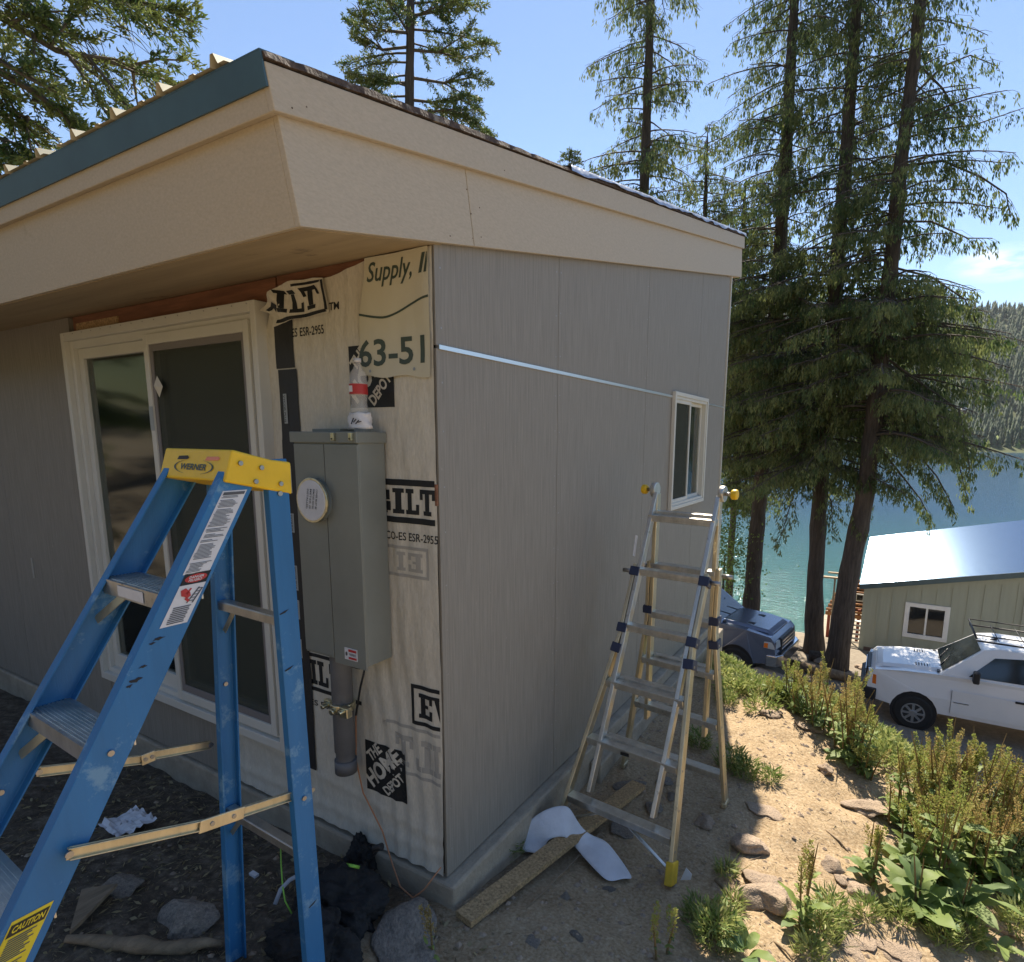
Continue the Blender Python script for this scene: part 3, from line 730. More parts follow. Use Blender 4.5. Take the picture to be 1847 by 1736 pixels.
q = MB(); q.box((-1.785, -.0385, DZ0 + .14), (-1.055, -.038, DZ1 - .15)); q.build('insect_screen', 'screen_mesh', door)
q = MB(); ring(q, -1.84, -.997, DZ0 + .078, DZ1 - .086, .05, -.026, .02, .055, .085); q.build('sliding_sash', 'vinyl', door, bevel=.003)
q = MB(); q.box((-1.80, -.004, DZ0 + .16), (-1.03, .002, DZ1 - .14)); q.build('pane', 'pane_glass', door)
q = MB(); q.box((-1.842, -.0545, 1.83), (-1.808, -.0525, 1.95)); q.build('blue_sticker', 'label_grey', door)
pz = ony(288, 697, -.055); q = MB(); q.add([pz + np.array(v) for v in ((-.05, 0, .0), (0, -.008, .05), (.05, -.012, -.005), (0, -.006, -.055), (-.01, -.022, .0))], [(0, 1, 4), (1, 2, 4), (2, 3, 4), (3, 0, 4)]); q.build('packing_scrap', 'wrap', door)
q = MB()
for i in range(17): x = DX0 + .05 + i * .104; q.tube([(x, -.06, DZ1 - .012), (x, -.064, DZ1 - .012)], .003, 5)
q.build('nail_heads', 'rivet', door)['kind'] = 'stuff'
# side window
q = MB()
def ringx(mb, y0, y1, z0, z1, w, x0, x1):
    mb.box((x0, y0, z0), (x1, y0 + w, z1)); mb.box((x0, y1 - w, z0), (x1, y1, z1)); mb.box((x0, y0 + w, z0), (x1, y1 - w, z0 + w)); mb.box((x0, y0 + w, z1 - w), (x1, y1 - w, z1)); return mb
ringx(q, wy0 - .03, wy1 + .03, wz0 - .03, wz1 + .015, .03, .001, .030); ringx(q, wy0, wy1, wz0, wz1 - .015, .022, -.06, .022); win = q.build('window', 'vinyl', house, bevel=.003)
ym = (wy0 + wy1) / 2 - .02
q = MB(); ringx(q, wy0 + .022, ym + .015, wz0 + .022, wz1 - .037, .028, -.010, .014); q.build('window_sash', 'vinyl', win, bevel=.002)
q = MB(); ringx(q, ym - .015, wy1 - .022, wz0 + .022, wz1 - .037, .028, -.040, -.014); q.build('window_sash', 'vinyl', win, bevel=.002)
q = MB(); q.box((.004, wy0 + .05, wz0 + .05), (.005, ym - .013, wz1 - .065)); q.build('insect_screen', 'screen_mesh', win)
q = MB(); q.box((-.006, wy0 + .05, wz0 + .05), (-.002, ym - .013, wz1 - .065)); q.build('pane', 'pane_glass', win)
q = MB(); q.box((-.030, ym + .013, wz0 + .05), (-.026, wy1 - .05, wz1 - .065)); q.build('pane', 'pane_glass', win)
# orange-brown felt scrap in the corner slit and small strip on siding
q = MB(); pz = ony(797, 890, -.02); q.box((-.011, -.012, pz[2] - .05), (-.003, -.001, pz[2] + .03)); q.build('flashing_scrap', 'raw_wood', house)
pz = ony(60, 1025, -.012); q = MB(); q.box((pz[0] - .012, -.016, pz[2] - .07), (pz[0] + .012, -.0115, pz[2] + .07)); q.build('caulk_smear', 'print_ghost', house)
#PART3
# ------------------------------------------------------------------ meter box, conduit, bottle, cable
BX0, BX1, BZ0, BZ1, BY = -.608, -.250, .918, 1.812, -.150
mb_ = thing('electrical_panel', (-.43, -.02, .918), 'tall grey steel meter box with round cover mounted on the house wrap', 'electrical box')
q = MB(); q.box((BX0, BY, BZ0), (BX1, -.018, BZ1)); q.build('cabinet', 'steel_box', mb_, bevel=.004)
gx_ = ony(599, 1050, BY)[0]
q = MB(); q.box((BX0 + .004, BY - .006, BZ0 + .01), (gx_ - .003, BY - .0005, BZ1 - .035)); q.build('meter_cover', 'steel_box', mb_, bevel=.002)
q = MB(); q.box((gx_ + .003, BY - .008, BZ0 - .012), (BX1 + .001, BY - .0005, BZ1 - .035)); dr_ = q.build('breaker_door', 'steel_box', mb_, bevel=.002)
q = MB(); q.box((BX0 - .008, BY - .014, BZ1 - .030), (BX1 + .006, -.012, BZ1 + .012)); q.build('rain_hood', 'steel_box', mb_, bevel=.003)
q = MB(); q.box((-.56, -.10, BZ1 + .0125), (-.40, -.03, BZ1 + .024)); q.build('hub_plate', 'steel_box', mb_, bevel=.002)
for px in (602, 634):
    p = ony(px, 788, BY - .016); q = MB(); q.box((p[0] - .008, BY - .026, p[2] - .014), (p[0] + .008, BY - .0145, p[2] + .014)); lt = q.build('latch', 'zinc', mb_, bevel=.001)
    q = MB(); q.tube([(p[0], BY - .0265, p[2] - .008), (p[0], BY - .029, p[2] - .008)], .003, 8); q.build('screw', 'print_black', lt)
dc = ony(562, 903, -.185); q = MB()
q.tube([(dc[0], BY - .002, dc[2]), (dc[0], -.175, dc[2]), (dc[0], -.176, dc[2])], [.084, .084, .084], 40); ring_ = q.build('meter_ring', 'steel_box', mb_, bevel=.002)
q = MB(); q.tube([(dc[0], -.176, dc[2]), (dc[0], -.186, dc[2])], [.088, .088], 40); q.build('meter_ring_band', 'zinc', ring_, bevel=.002)
q = MB(); q.tube([(dc[0], -.183, dc[2]), (dc[0], -.1885, dc[2])], [.080, .078], 40); disc = q.build('meter_blank', 'label_white', ring_)
p = Print(lambda x, z: (x, -.1900, z))
for i, t in enumerate(('COVER MUST BE', 'REMOVED BEFORE', 'METER IS', 'INSTALLED')):
    p.text(t, dc[0] + .035 - i * .017, dc[2] + .045, .078, .009, rot=R(-100), bold=.01)
p.build('printed_lettering', 'label_ink', ring_)
lz = ony(633, 1181, BY - .01); q = MB(); q.box((lz[0] - .035, BY - .0105, lz[2] - .024), (lz[0] + .035, BY - .0082, lz[2] + .024)); wl_ = q.build('warning_label', 'label_white', mb_)
p = Print(lambda x, z: (x, BY - .0117, z))
p.rect(lz[0] - .012, lz[2] + .010, lz[0] + .032, lz[2] + .020); p.rect(lz[0] - .012, lz[2] - .020, lz[0] + .032, lz[2] - .011); p.build('label_stripe', 'label_red', wl_)
p = Print(lambda x, z: (x, BY - .0120, z)); p.poly([(lz[0] - .023 + .006 * math.cos(a), lz[2] + .009 * math.sin(a)) for a in np.linspace(0, 6.28, 9)[:-1]]); p.text('WARNING', lz[0] - .008, lz[2] - .006, lz[0] + .03, lz[2] + .005, bold=.01); p.build('label_print', 'label_ink', wl_)
cx_ = ony(620, 1300, -.08)[0]
q = MB(); q.tube([(cx_, -.08, .945), (cx_, -.08, .47), (cx_, -.08, .465), (cx_, -.08, .375), (cx_, -.08, .37)], [.044, .044, .040, .040, .046], 24, cap=False)
q.tube([(cx_, -.08, .43), (cx_, -.08, .372)], [.047, .047], 24); cnd = q.build('conduit', 'pvc_grey', mb_)
q = MB(); q.tube([(cx_, -.08, .66), (cx_, -.08, .695)], [.053, .053], 24); q.box((cx_ + .04, -.135, .655), (cx_ + .085, -.105, .70)); q.box((cx_ - .085, -.11, .66), (cx_ - .04, -.09, .695))
q.tube([(cx_ + .055, -.15, .68), (cx_ + .055, -.09, .68)], .010, 8); q.tube([(cx_ - .062, -.14, .675), (cx_ - .062, -.09, .675)], .011, 8); q.tube([(cx_ + .005, -.150, .672), (cx_ + .005, -.13, .672)], .014, 8); q.build('pipe_clamp', 'zinc', cnd, bevel=.003)
# small plastic cup/bag and bottle on top of the box
bp_ = ony(648, 775, -.09)
cup = thing('crumpled_bag', (bp_[0], -.09, BZ1 + .02), 'small crumpled white marked plastic bag on top of the grey meter box', 'bag')
vs, fs = [], []
for i in range(9):
    for j in range(20):
        a = j / 20 * 6.283; r = (.050 - .006 * i / 8) * (1 + .10 * math.sin(a * 4 + i) + .05 * mnoise.noise((i * .8, j * .7, 0))); vs.append((bp_[0] + r * math.cos(a), -.085 + r * .8 * math.sin(a), BZ1 + .0245 + .058 * i / 8 + .003 * math.sin(a * 5)))
for i in range(8):
    for j in range(20): fs.append((i * 20 + j, i * 20 + (j + 1) % 20, i * 20 + 20 + (j + 1) % 20, i * 20 + 20 + j))
fs.append(tuple(range(160, 180))); fs.append(tuple(range(20))[::-1]); MB().add(vs, fs, True).build('bag', 'paper', cup)
q = MB()
for k in range(4): q.bar((bp_[0] + .005 + k * .009, -.085 - .047 + k * .002, BZ1 + .040 + .006 * (k % 2)), (bp_[0] + .016 + k * .009, -.085 - .045 + k * .004, BZ1 + .062 - .004 * k), .003, .003)
q.build('ink_scribble', 'print_black', cup)
bt = thing('plastic_bottle', (bp_[0], -.085, BZ1 + .07), 'empty clear soda bottle with red label standing above the meter box', 'bottle')
z0 = BZ1 + .070
prof = [(.0, .026), (.006, .031), (.03, .032), (.05, .029), (.075, .032), (.12, .033), (.122, .033), (.155, .030), (.172, .018), (.185, .012), (.196, .012)]
q = MB(); q.tube([(bp_[0], -.085, z0 + a) for a, r in prof], [r for a, r in prof], 20); q.build('bottle_body', 'bottle_film', bt)
q = MB(); q.tube([(bp_[0], -.085, z0 + .080), (bp_[0], -.085, z0 + .117)], [.0338, .0338], 20, cap=False); lb = q.build('bottle_label', 'label_red', bt)
q = MB(); q.tube([(bp_[0], -.085, z0 + .196), (bp_[0], -.085, z0 + .210)], [.014, .014], 14); q.build('bottle_cap', 'label_white', bt)
q = MB(); q.box((bp_[0] - .012, -.085 - .0350, z0 + .088), (bp_[0] + .004, -.085 - .0335, z0 + .11)); q.build('label_mark', 'label_white', lb)
# copper-coloured cable from the box down to the foundation
cpx = [(658, 1207, -.14), (650, 1240, -.11), (642, 1290, -.05), (642, 1370, -.03), (655, 1430, -.03), (690, 1500, -.035), (708, 1560, -.06), (722, 1600, -.09), (745, 1620, -.10), (765, 1605, -.08), (795, 1565, -.045)]
q = MB(); q.tube([ony(a, b, c) for a, b, c in cpx], .0035, 6); cb = q.build('cable', 'copper'); tag(cb, 'thin copper-coloured cable hanging from the meter box to the foundation', 'cable')
q = MB(); q.tube([ony(a, b, c) for a, b, c in cpx[:3]], .0048, 6); q.build('cable_jacket', 'print_black', cb)

# ------------------------------------------------------------------ blue stepladder
SL = thing('stepladder', (-.18, -.9, 0), 'blue fiberglass stepladder with yellow top cap standing before the sliding door', 'ladder')
cx, cy, zT, phi, Wd, v0, b_, r0, c_ = -.181, -.752, 1.732, -.04, .306, -.03, -.616, -.137, .019
U = np.array([math.cos(phi), math.sin(phi), 0]); Vv = np.array([-math.sin(phi), math.cos(phi), 0])
def SP(side, fr, s, du=0, dv=0):
    off = (v0 + b_ * s) if fr else -(r0 + c_ * s)
    return np.array([cx, cy, zT - s]) + U * (side * (Wd / 2 + .05 * s) + du) + Vv * (off + dv)
def channel(side, fr, w, fl_, th=.006, s0=-.01, s1=1.80):
    sg = 1 if fr else -1     # front rails: web runs from the front flange back; rear rails: from the rear edge forwards
    prof = [(0, 0), (-side * fl_, 0), (-side * fl_, sg * th), (-side * th, sg * th), (-side * th, sg * (w - th)), (-side * fl_, sg * (w - th)), (-side * fl_, sg * w), (0, sg * w)]
    A = [SP(side, fr, s0, a, c) for a, c in prof]; Bq = [SP(side, fr, s1, a, c) for a, c in prof]
    n_ = len(prof); q = MB(); q.add(A + Bq, [tuple(range(n_)), tuple(range(n_, 2 * n_))[::-1]] + [(i, (i + 1) % n_, n_ + (i + 1) % n_, n_ + i) for i in range(n_)]); return q
for side in (1, -1):
    for fr, w, f_ in ((1, .098, .032), (0, .062, .026)):
        o = channel(side, fr, w, f_).build('rail', 'fiberglass', SL, bevel=.002)
        q = MB(); a, c = SP(side, fr, 1.80), SP(side, fr, 1.86); q.bar(a + np.array([0, .03 if fr else -.03, 0]), c + np.array([0, .03 if fr else -.03, 0]), .06, .10, (0, 1, 0)); q.build('foot', 'black_plastic', SL, bevel=.006)
# steps
for k in range(1, 6):
    s = .305 * k; a = SP(-1, 1, s, .008, .004); c = SP(1, 1, s, -.008, .004); d = Vv * .085
    q = MB(); n_ = 9
    up_ = np.array([0, 0, .004]); th = np.array([0, 0, -.004])
    q.hexa([a + th, c + th, c + d + th, a + d + th, a, c, c + d, a + d])
    fh = np.array([0, 0, -.040]); e = Vv * .004
    q.hexa([a + fh - e, c + fh - e, c + fh, a + fh, a - e, c - e, c, a]); q.hexa([a + d + fh * .7, c + d + fh * .7, c + d + fh * .7 + e, a + d + fh * .7 + e, a + d, c + d, c + d + e, a + d + e])
    for j in range(n_):
        g0 = Vv * (.006 + j * .0085); w_ = Vv * .004; q.hexa([a + g0, c + g0, c + g0 + w_, a + g0 + w_, a + g0 + up_ * .5, c + g0 + up_ * .5, c + g0 + w_ + up_ * .5, a + g0 + w_ + up_ * .5])
    st = q.build('step', 'aluminium', SL)
    if k == 1:
        q = MB(); p0 = a * .72 + c * .28 - e * 1.4; p1 = a * .30 + c * .70 - e * 1.4; q.hexa([p0 + fh * .85 - e * .2, p1 + fh * .85 - e * .2, p1 + fh * .85, p0 + fh * .85, p0 + fh * .15 - e * .2, p1 + fh * .15 - e * .2, p1 + fh * .15, p0 + fh * .15]); q.build('torn_sticker', 'label_white', st)
    for sd_ in (-1, 1):
        q = MB(); m0 = SP(sd_, 1, s, -sd_ * .10, .045) + np.array([0, 0, -.012]); m1 = SP(sd_, 1, s + .11, -sd_ * .010, .045); q.bar(m0, m1, .022, .003, (0, 1, 0)); q.build('step_brace', 'aluminium_gold', st)
# rear cross bars
for (pa, pb) in (((388, 1096), (510, 1122)), ((405, 1443), (548, 1530))):
    zb = onx(pb[0], pb[1], SP(1, 0, .6)[0])[2]; s = zT - zb
    a, c = SP(-1, 0, s, .01, -.03), SP(1, 0, s, -.01, -.03); q = MB(); q.bar(a, c, .030, .006); q.bar(a + np.array([0, -.015, -.012]), c + np.array([0, -.015, -.012]), .004, .026); rb_ = q.build('rear_cross_bar', 'aluminium', SL, bevel=.001)
    for sd_ in (-1, 1): q = MB(); q.bar(SP(sd_, 0, s + .005, -sd_ * .085, -.03), SP(sd_, 0, s + .10, -sd_ * .012, -.03), .016, .003, (0, 1, 0)); q.build('cross_bar_brace', 'aluminium_gold', rb_)
# spreaders
def spread(side, pa, pm0, pm1, pb, dx, nm):
    xp = lambda s: SP(side, 1, s)[0] + dx
    sa = 1.0
    A, M0, M1, Bq = [onx(p_[0], p_[1], SP(side, 1, sv)[0] + dx) for p_, sv in ((pa, 1.15), (pm0, 1.08), (pm1, 1.05), (pb, .99))]
    for P_, Q_ in ((A, M0), (M1, Bq)):
        q = MB(); q.bar(P_, Q_, .004, .028); u_ = np.array([.004, 0, .0125]); q.bar(P_ + u_, Q_ + u_, .010, .003); u_ = np.array([.004, 0, -.0125]); q.bar(P_ + u_, Q_ + u_, .010, .003)
        ob = q.build('spreader_bar', 'aluminium_gold', SL, bevel=.001)
        e = (A if P_ is A else Bq); q = MB(); q.tube([e + np.array([.004, 0, 0]), e + np.array([.010, 0, 0])], .008, 10); q.build('rivet', 'rivet', ob)
    q = MB(); q.bar(M0 + (M0 - M1) * .12 + np.array([.008, 0, 0]), M1 + (M1 - M0) * .12 + np.array([.008, 0, 0]), .006, .034); pl_ = q.build('spreader_plate', 'aluminium_gold', SL, bevel=.002)
    q = MB()
    for f_ in (.2, .8): m_ = M0 * (1 - f_) + M1 * f_; q.tube([m_ + np.array([.008, 0, 0]), m_ + np.array([.014, 0, 0])], .006, 8)
    q.build('rivet', 'rivet', pl_)
spread(1, (122, 1540), (365, 1488), (430, 1466), (560, 1424), .008, 'near')
spread(-1, (68, 1392), (255, 1370), (275, 1362), (378, 1343), -.02, 'far')
# top cap
xn = SP(1, 1, .03)[0] + .012
c1 = onx(419, 811, xn); c2 = onx(406, 870, xn); c3 = onx(487, 829, xn); c4 = onx(525, 834, xn); c5 = onx(528, 892, xn)
wv = -U * (Wd + .030)
q = MB()
sidep = [c1, c3, c4, c5, c2]; far = [p_ + wv for p_ in sidep]
q.add(sidep + far, [(0, 1, 2, 3, 4), (9, 8, 7, 6, 5), (0, 5, 6, 1), (1, 6, 7, 2), (2, 7, 8, 3), (3, 8, 9, 4), (4, 9, 5, 0)])
cap = q.build('top_cap', 'cap_yellow', SL, bevel=.006, seg=3)
q = MB()
for px, py in ((433, 836), (471, 844), (461, 869), (506, 873)):
    p_ = onx(px, py, xn + .001); q.tube([p_, p_ + np.array([.005, 0, 0])], .0065, 12)
q.build('bolt', 'rivet', cap, bevel=.001)
# raised slots and logo on the front apron
fa, fb, fc = c1, c1 + wv, c2
def apron(u, v, d=.0): # u from far (0) to near (1), v from bottom 0 to top 1
    p_ = (c2 + wv) * (1 - u) * (1 - v) + c2 * u * (1 - v) + (c1 + wv) * (1 - u) * v + c1 * u * v
    nrm = np.cross(wv, c1 - c2); nrm /= np.linalg.norm(nrm); nrm *= (-1 if nrm[1] > 0 else 1); return p_ + nrm * d
for (u0, u1, col_) in ((.24, .40, 'label_brown'), (.66, .85, 'orange_lens')):
    p = Print(lambda u, v: apron(u, v, .0012)); p.poly([(u0, .62), (u1, .64), (u1 + .02, .70), (u1 - .01, .76), (u0 + .02, .74)]); p.build('cap_slot', col_, cap, .2)
p = Print(lambda u, v: apron(u, v, .0014)); p.text('WERNER', .32, .30, .70, .50, shear=.2, bold=.03)
for sg in (-1, 1):
    pr_ = None
    for i in range(11):
        a = -1.1 + 2.2 * i / 10; u = .51 + sg * .27 * math.cos(a); v = .40 + .24 * math.sin(a)
        if pr_: p.poly([(pr_[0], pr_[1]), (u, v), (u + sg * .025 * math.cos(a), v), (pr_[0] + sg * .025 * math.cos(a), pr_[1])])
        pr_ = (u, v)
p.build('printed_logo', 'print_green', cap, .1)
# labels on the near front rail; u across web (0 front .. 1 back), s down the rail
def railpx(px, py):
    s = .5
    for _ in range(6): p_ = onx(px, py, SP(1, 1, s)[0]); s = zT - p_[2]
    return s
SM = [railpx(432, 884), railpx(372, 1030), railpx(366, 1030), railpx(335, 1122), railpx(290, 1150), railpx(250, 1232), railpx(97, 1622), railpx(97, 1622) + .26]
def web(u, s, d): return SP(1, 1, float(np.interp(s, [.095, .405, .425, .588, .655, .835, 1.245, 1.62], SM)), d, .098 * u)
def sticker(u0, u1, s0, s1, m_, name='safety_label', d=.0012, par=None):
    p = Print(lambda u, s: web(u, s, d)); p.rect(u0, s0, u1, s1); return p.build(name, m_, par or SL, .3)
print('rail label rows', SM)
l1 = sticker(.20, .86, .095, .405, 'label_white')
p = Print(lambda u, s: web(u, s, .0022))
r2 = random.Random(3); s = .110
p.rect(.24, .100, .82, .112)
while s < .395:
    s += .0052; ln = r2.uniform(.25, .52) if r2.random() > .12 else 0
    if ln: p.rect(.27 if r2.random() > .3 else .24, s, .27 + ln, s + .0024)
p.build('fine_print', 'label_ink', l1, .3)
l2 = sticker(.26, .90, .425, .462, 'print_black'); l3 = sticker(.26, .90, .4625, .588, 'label_white')
p = Print(lambda u, s: web(u, s, .0022)); p.poly([(.58 + .27 * math.cos(a), .443 + .014 * math.sin(a)) for a in np.linspace(0, 6.28, 19)[:-1]]); p.build('danger_oval', 'label_red', l2, .3)
p = Print(lambda u, s: web(u, 2 * .443 - s, .0030)); p.text('DANGER', .40, .4435, .76, .4515, bold=.02); p.text('PELIGRO', .42, .4335, .74, .4415, bold=.02); p.build('printed_lettering', 'label_white', l2, .3)
p = Print(lambda u, s: web(u, s, .0024)); p.poly([(.34, .478), (.44, .472), (.60, .488), (.66, .500), (.60, .508), (.50, .500), (.42, .497)]); p.poly([(.50, .490), (.56, .474), (.60, .476), (.56, .496)]); p.poly([(.55, .503), (.68, .512), (.66, .520), (.53, .508)]); p.build('falling_figure_print', 'label_red', l3, .3)
p = Print(lambda u, s: web(u, s, .0022)); p.poly([(.62, .522), (.66, .523), (.80, .476), (.76, .475)]); p.poly([(.76, .524), (.80, .525), (.92 - .03, .480), (.85, .478)])
for i in range(5): f_ = i / 5 + .1; p.rect(.63 + .14 * f_, .520 - .046 * f_, .77 + .11 * f_, .5225 - .046 * f_)
for i in range(9): p.rect(.36 + .01 * (i % 3), .530 + i * .006, .78 - .02 * (i % 2), .5335 + i * .006)
p.build('fine_print', 'label_ink', l3, .3)
l4 = sticker(.10, .80, 1.245, 1.62, 'label_yellow'); l5 = sticker(.13, .77, 1.255, 1.285, 'label_brown', 'label_header', .0022, l4)
p = Print(lambda u, s: web(u, 2 * 1.27 - s, .0032)); p.text('CAUTION', .18, 1.263, .72, 1.280, bold=.03); p.build('printed_lettering', 'label_yellow', l5, .3)
p = Print(lambda u, s: web(u, s, .0022))
for i in range(10): p.rect(.20, 1.292 + i * .006, .68 - .06 * (i % 3), 1.2955 + i * .006)
for i in range(28): p.rect(.46, 1.360 + i * .006, .66 - .05 * (i % 4 == 1), 1.3632 + i * .006)
p.poly([(.18, 1.52), (.22, 1.53), (.42, 1.36), (.39, 1.355)]); p.poly([(.22, 1.40), (.32, 1.38), (.36, 1.42), (.30, 1.48), (.24, 1.45)])
p.build('fine_print', 'label_ink', l4, .3)
p = Print(lambda u, s: web(u, s, .0011))
for (u0, s0, sc) in ((.35, .655, 1), (.25, .672, .6), (.30, .765, .7), (.20, .835, .5), (.28, .818, 1.1)):
    pts = [(u0 + sc * .12 * math.cos(a) * (1 + .4 * math.sin(a * 3 + s0 * 50)), s0 + sc * .008 * math.sin(a) * (1 + .3 * math.cos(a * 5))) for a in np.linspace(0, 6.28, 11)[:-1]]; p.poly(pts)
p.build('black_scuff', 'scuff', SL, .3)
p = Print(lambda u, s: SP(1, 0, s, .0012, -.062 + .062 * u))
for (u0, s0) in ((.02, .42), (.05, .585), (.3, 1.33)): p.poly([(u0, s0), (u0 + .25, s0 - .005), (u0 + .5, s0 - .008), (u0 + .3, s0 + .000), (u0 + .05, s0 + .003)])
p.build('black_scuff', 'scuff', SL, .3)
q = MB()
for side, fr, s, dv in ((1, 0, .085, -.03), (-1, 0, .72, -.03), (1, 0, .985, -.03), (-1, 1, .80, .05), (1, 1, .63, .05)):
    a = SP(side, fr, s, 0, dv); 
    if side < 0: a = a + U * .006
    q.tube([a, a + U * .005], .007, 10)
q.build('rivet', 'rivet', SL)

# ------------------------------------------------------------------ aluminium folding ladder
AL = thing('folding_ladder', (.5, 1.2, -.2), 'aluminium multi-position folding ladder with yellow hinge knobs beside the grey wall', 'ladder')
ax, ay, az, aphi, aW, afl, ab, ac, asp, at0 = .511, 1.45, 1.529, -.103, .377, .121, -.441, .017, .281, .142
AU = np.array([math.cos(aphi), math.sin(aphi), 0]); AV = np.array([-math.sin(aphi), math.cos(aphi), 0])
def AP(side, fr, t, du=0, dv=0, flare=True):
    return np.array([ax, ay, az - t]) + AU * (side * (aW / 2 + (afl * max(0, t - .75) if flare else 0)) + du) + AV * ((ab * t if fr else -ac * t) + dv)
for fr in (1, 0):
    hd = 'aluminium' if fr else 'aluminium_gold'
    gnd = lambda p_: h1(p_[0], p_[1])
    for side in (1, -1):
        q = MB(); q.bar(AP(side, fr, .02, -side * .012, 0, False), AP(side, fr, 1.50 if fr else 1.35, -side * .012, 0, False), .022, .058, (0, 1, 0)); q.build('inner_rail', 'aluminium' if fr else 'aluminium_gold', AL, bevel=.003)
        te = 1.62
        for _ in range(12):
            pe = AP(side, fr, te); te += (pe[2] - gnd(pe)) * .8
        te -= .03
        q = MB(); q.bar(AP(side, fr, .40, side * .012), AP(side, fr, .75, side * .012), .020, .066, (0, 1, 0)); q.bar(AP(side, fr, .745, side * .012), AP(side, fr, te, side * .012), .020, .066, (0, 1, 0)); q.build('outer_rail', 'aluminium_gold', AL, bevel=.003)
        a = AP(side, fr, te - .07, side * .012); c = AP(side, fr, te + .02, side * .012)
        big = fr and side > 0; q = MB(); q.bar(a if big else a * .3 + c * .7, c, .036 if big else .028, .085 if big else .070, (0, 1, 0)); q.build('foot', 'foot_yellow' if fr else 'aluminium_gold', AL, bevel=.005)
        for t in ((.415, .70, .80) if fr else (.66, .79)):
            q = MB(); q.bar(AP(side, fr, t, side * .006), AP(side, fr, t + .045, side * .006), .052, .078, (0, 1, 0)); ck = q.build('lock_bracket', 'lock_navy', AL, bevel=.003)
            e = AP(side, fr, t + .022, side * .034, -.02); q = MB(); q.tube([e, e + AU * side * .004], .007, 8); q.build('bolt', 'rivet', ck)
        e = AP(side, fr, .435, side * .03); q = MB(); q.tube([e, e + AU * side * .055], .012, 10); q.build('lock_pin', 'rivet', AL)
        q = MB()
        for i in range(5): e = AP(side, fr, .95 + i * .16, side * .022, -.012); q.tube([e, e + AU * side * .003], .006, 6)
        q.build('rivet', 'rivet', AL)
    for k in range(6):
        t = at0 + k * asp; fl_ = k > 2
        a = AP(-1, fr, t, .0, 0, fl_); c = AP(1, fr, t, .0, 0, fl_)
        q = MB(); q.bar(a, c, .062, .024); q.bar(a + np.array([0, -.022, -.008]), c + np.array([0, -.022, -.008]), .014, .034); q.bar(a + np.array([0, .022, -.008]), c + np.array([0, .022, -.008]), .014, .034); q.build('rung', 'aluminium', AL, bevel=.003)
        if 2 < k < (5 if fr else 4):
            a = AP(-1, fr, t - .012, .02, .045, False); c = AP(1, fr, t - .012, -.02, .045, False); q = MB(); q.bar(a, c, .045, .022); q.build('inner_rung', 'aluminium', AL, bevel=.003)
q = MB(); a = AP(-1, 1, at0, 0, .05, False); c = AP(1, 1, at0, 0, .05, False); q.bar(a + np.array([0, 0, .02]), c + np.array([0, 0, .02]), .05, .02); q.build('rung', 'aluminium', AL, bevel=.003)
for side in (1, -1):
    e = AP(side, 1, 0, side * .004); q = MB(); q.tube([e - AU * .014, e + AU * .014], .042, 20); hg = q.build('hinge', 'aluminium', AL, bevel=.003)
    q = MB(); q.tube([e + AU * side * .014, e + AU * side * .045], .010, 10); q.build('hinge_pin', 'rivet', hg)
    q = MB(); q.tube([e + AU * side * .045, e + AU * side * .052, e + AU * side * .075, e + AU * side * .080], [.020, .027, .027, .020], 14); q.build('hinge_knob', 'cap_yellow', hg, bevel=.004)
q = MB(); a = AP(-1, 1, at0 + 5 * asp, .1, .01); q.bar(AP(0, 1, at0 + 5 * asp, 0, 0), AP(1, 1, 1.68, -.02, .02), .016, .006); q.bar(AP(0, 1, at0 + 5 * asp, -.05, 0), AP(-1, 1, 1.66, .03, .02), .016, .006); q.build('foot_brace', 'aluminium', AL)
p_ = AP(0, 1, at0 + 4 * asp, -.02, -.030); q = MB(); q.bar(p_ + np.array([-.025, -.004, -.008]), p_ + np.array([.02, -.004, -.008]), .003, .016); q.build('rung_label', 'print_black', AL)
p_ = AP(-1, 1, .30, -.001, -.0315, False); q = MB(); q.bar(p_ + np.array([-.0245, -.0, .06]), p_ + np.array([-.0245, -.03, -.05]), .003, .03); q.build('rail_label', 'label_white', AL)
#PART4
# ------------------------------------------------------------------ concrete wing wall, retaining log, terrace
q = MB(); a = onz(1292, 1150, -.3); 
wx = .30
w0 = ony(1288, 1148, 5.3); w1 = ony(1347, 1236, 4.7)
ww = MB(); ww.prism([(w0[0] - .9, 4.95, w0[2] + .05), (w0[0], 4.95, w0[2]), (w1[0], 4.75, w1[2]), (w1[0] - .02, 4.75, -2.6), (w0[0] - .9, 4.95, -2.6)], (0, .12, 0))
tag(ww.build('wing_wall', 'concrete', None, bevel=.01), 'low concrete wing wall with a sloping top beyond the house corner', 'wall')
pz = ony(1291, 1175, 4.7); q = MB(); q.box((pz[0] - .10, 4.68, pz[2] - .14), (pz[0] + .02, 4.72, pz[2] + .06)); q.tube([(pz[0] - .02, 4.70, pz[2] - .28), (pz[0] - .02, 4.70, pz[2] - .13)], [.07, .075], 12)
tag(q.build('cardboard_scrap', 'cardboard'), 'torn brown cardboard piece caught behind the aluminium ladder', 'cardboard')
q = MB(); TZ = -4.95
q.prism([(-.5, 17.6, TZ), (2.6, 17.4, TZ), (4.2, 26.5, TZ), (-.1, 25.6, TZ)], (0, 0, -3.2)); tag(q.build('concrete_terrace', 'concrete', None, bevel=.03), kind='structure')

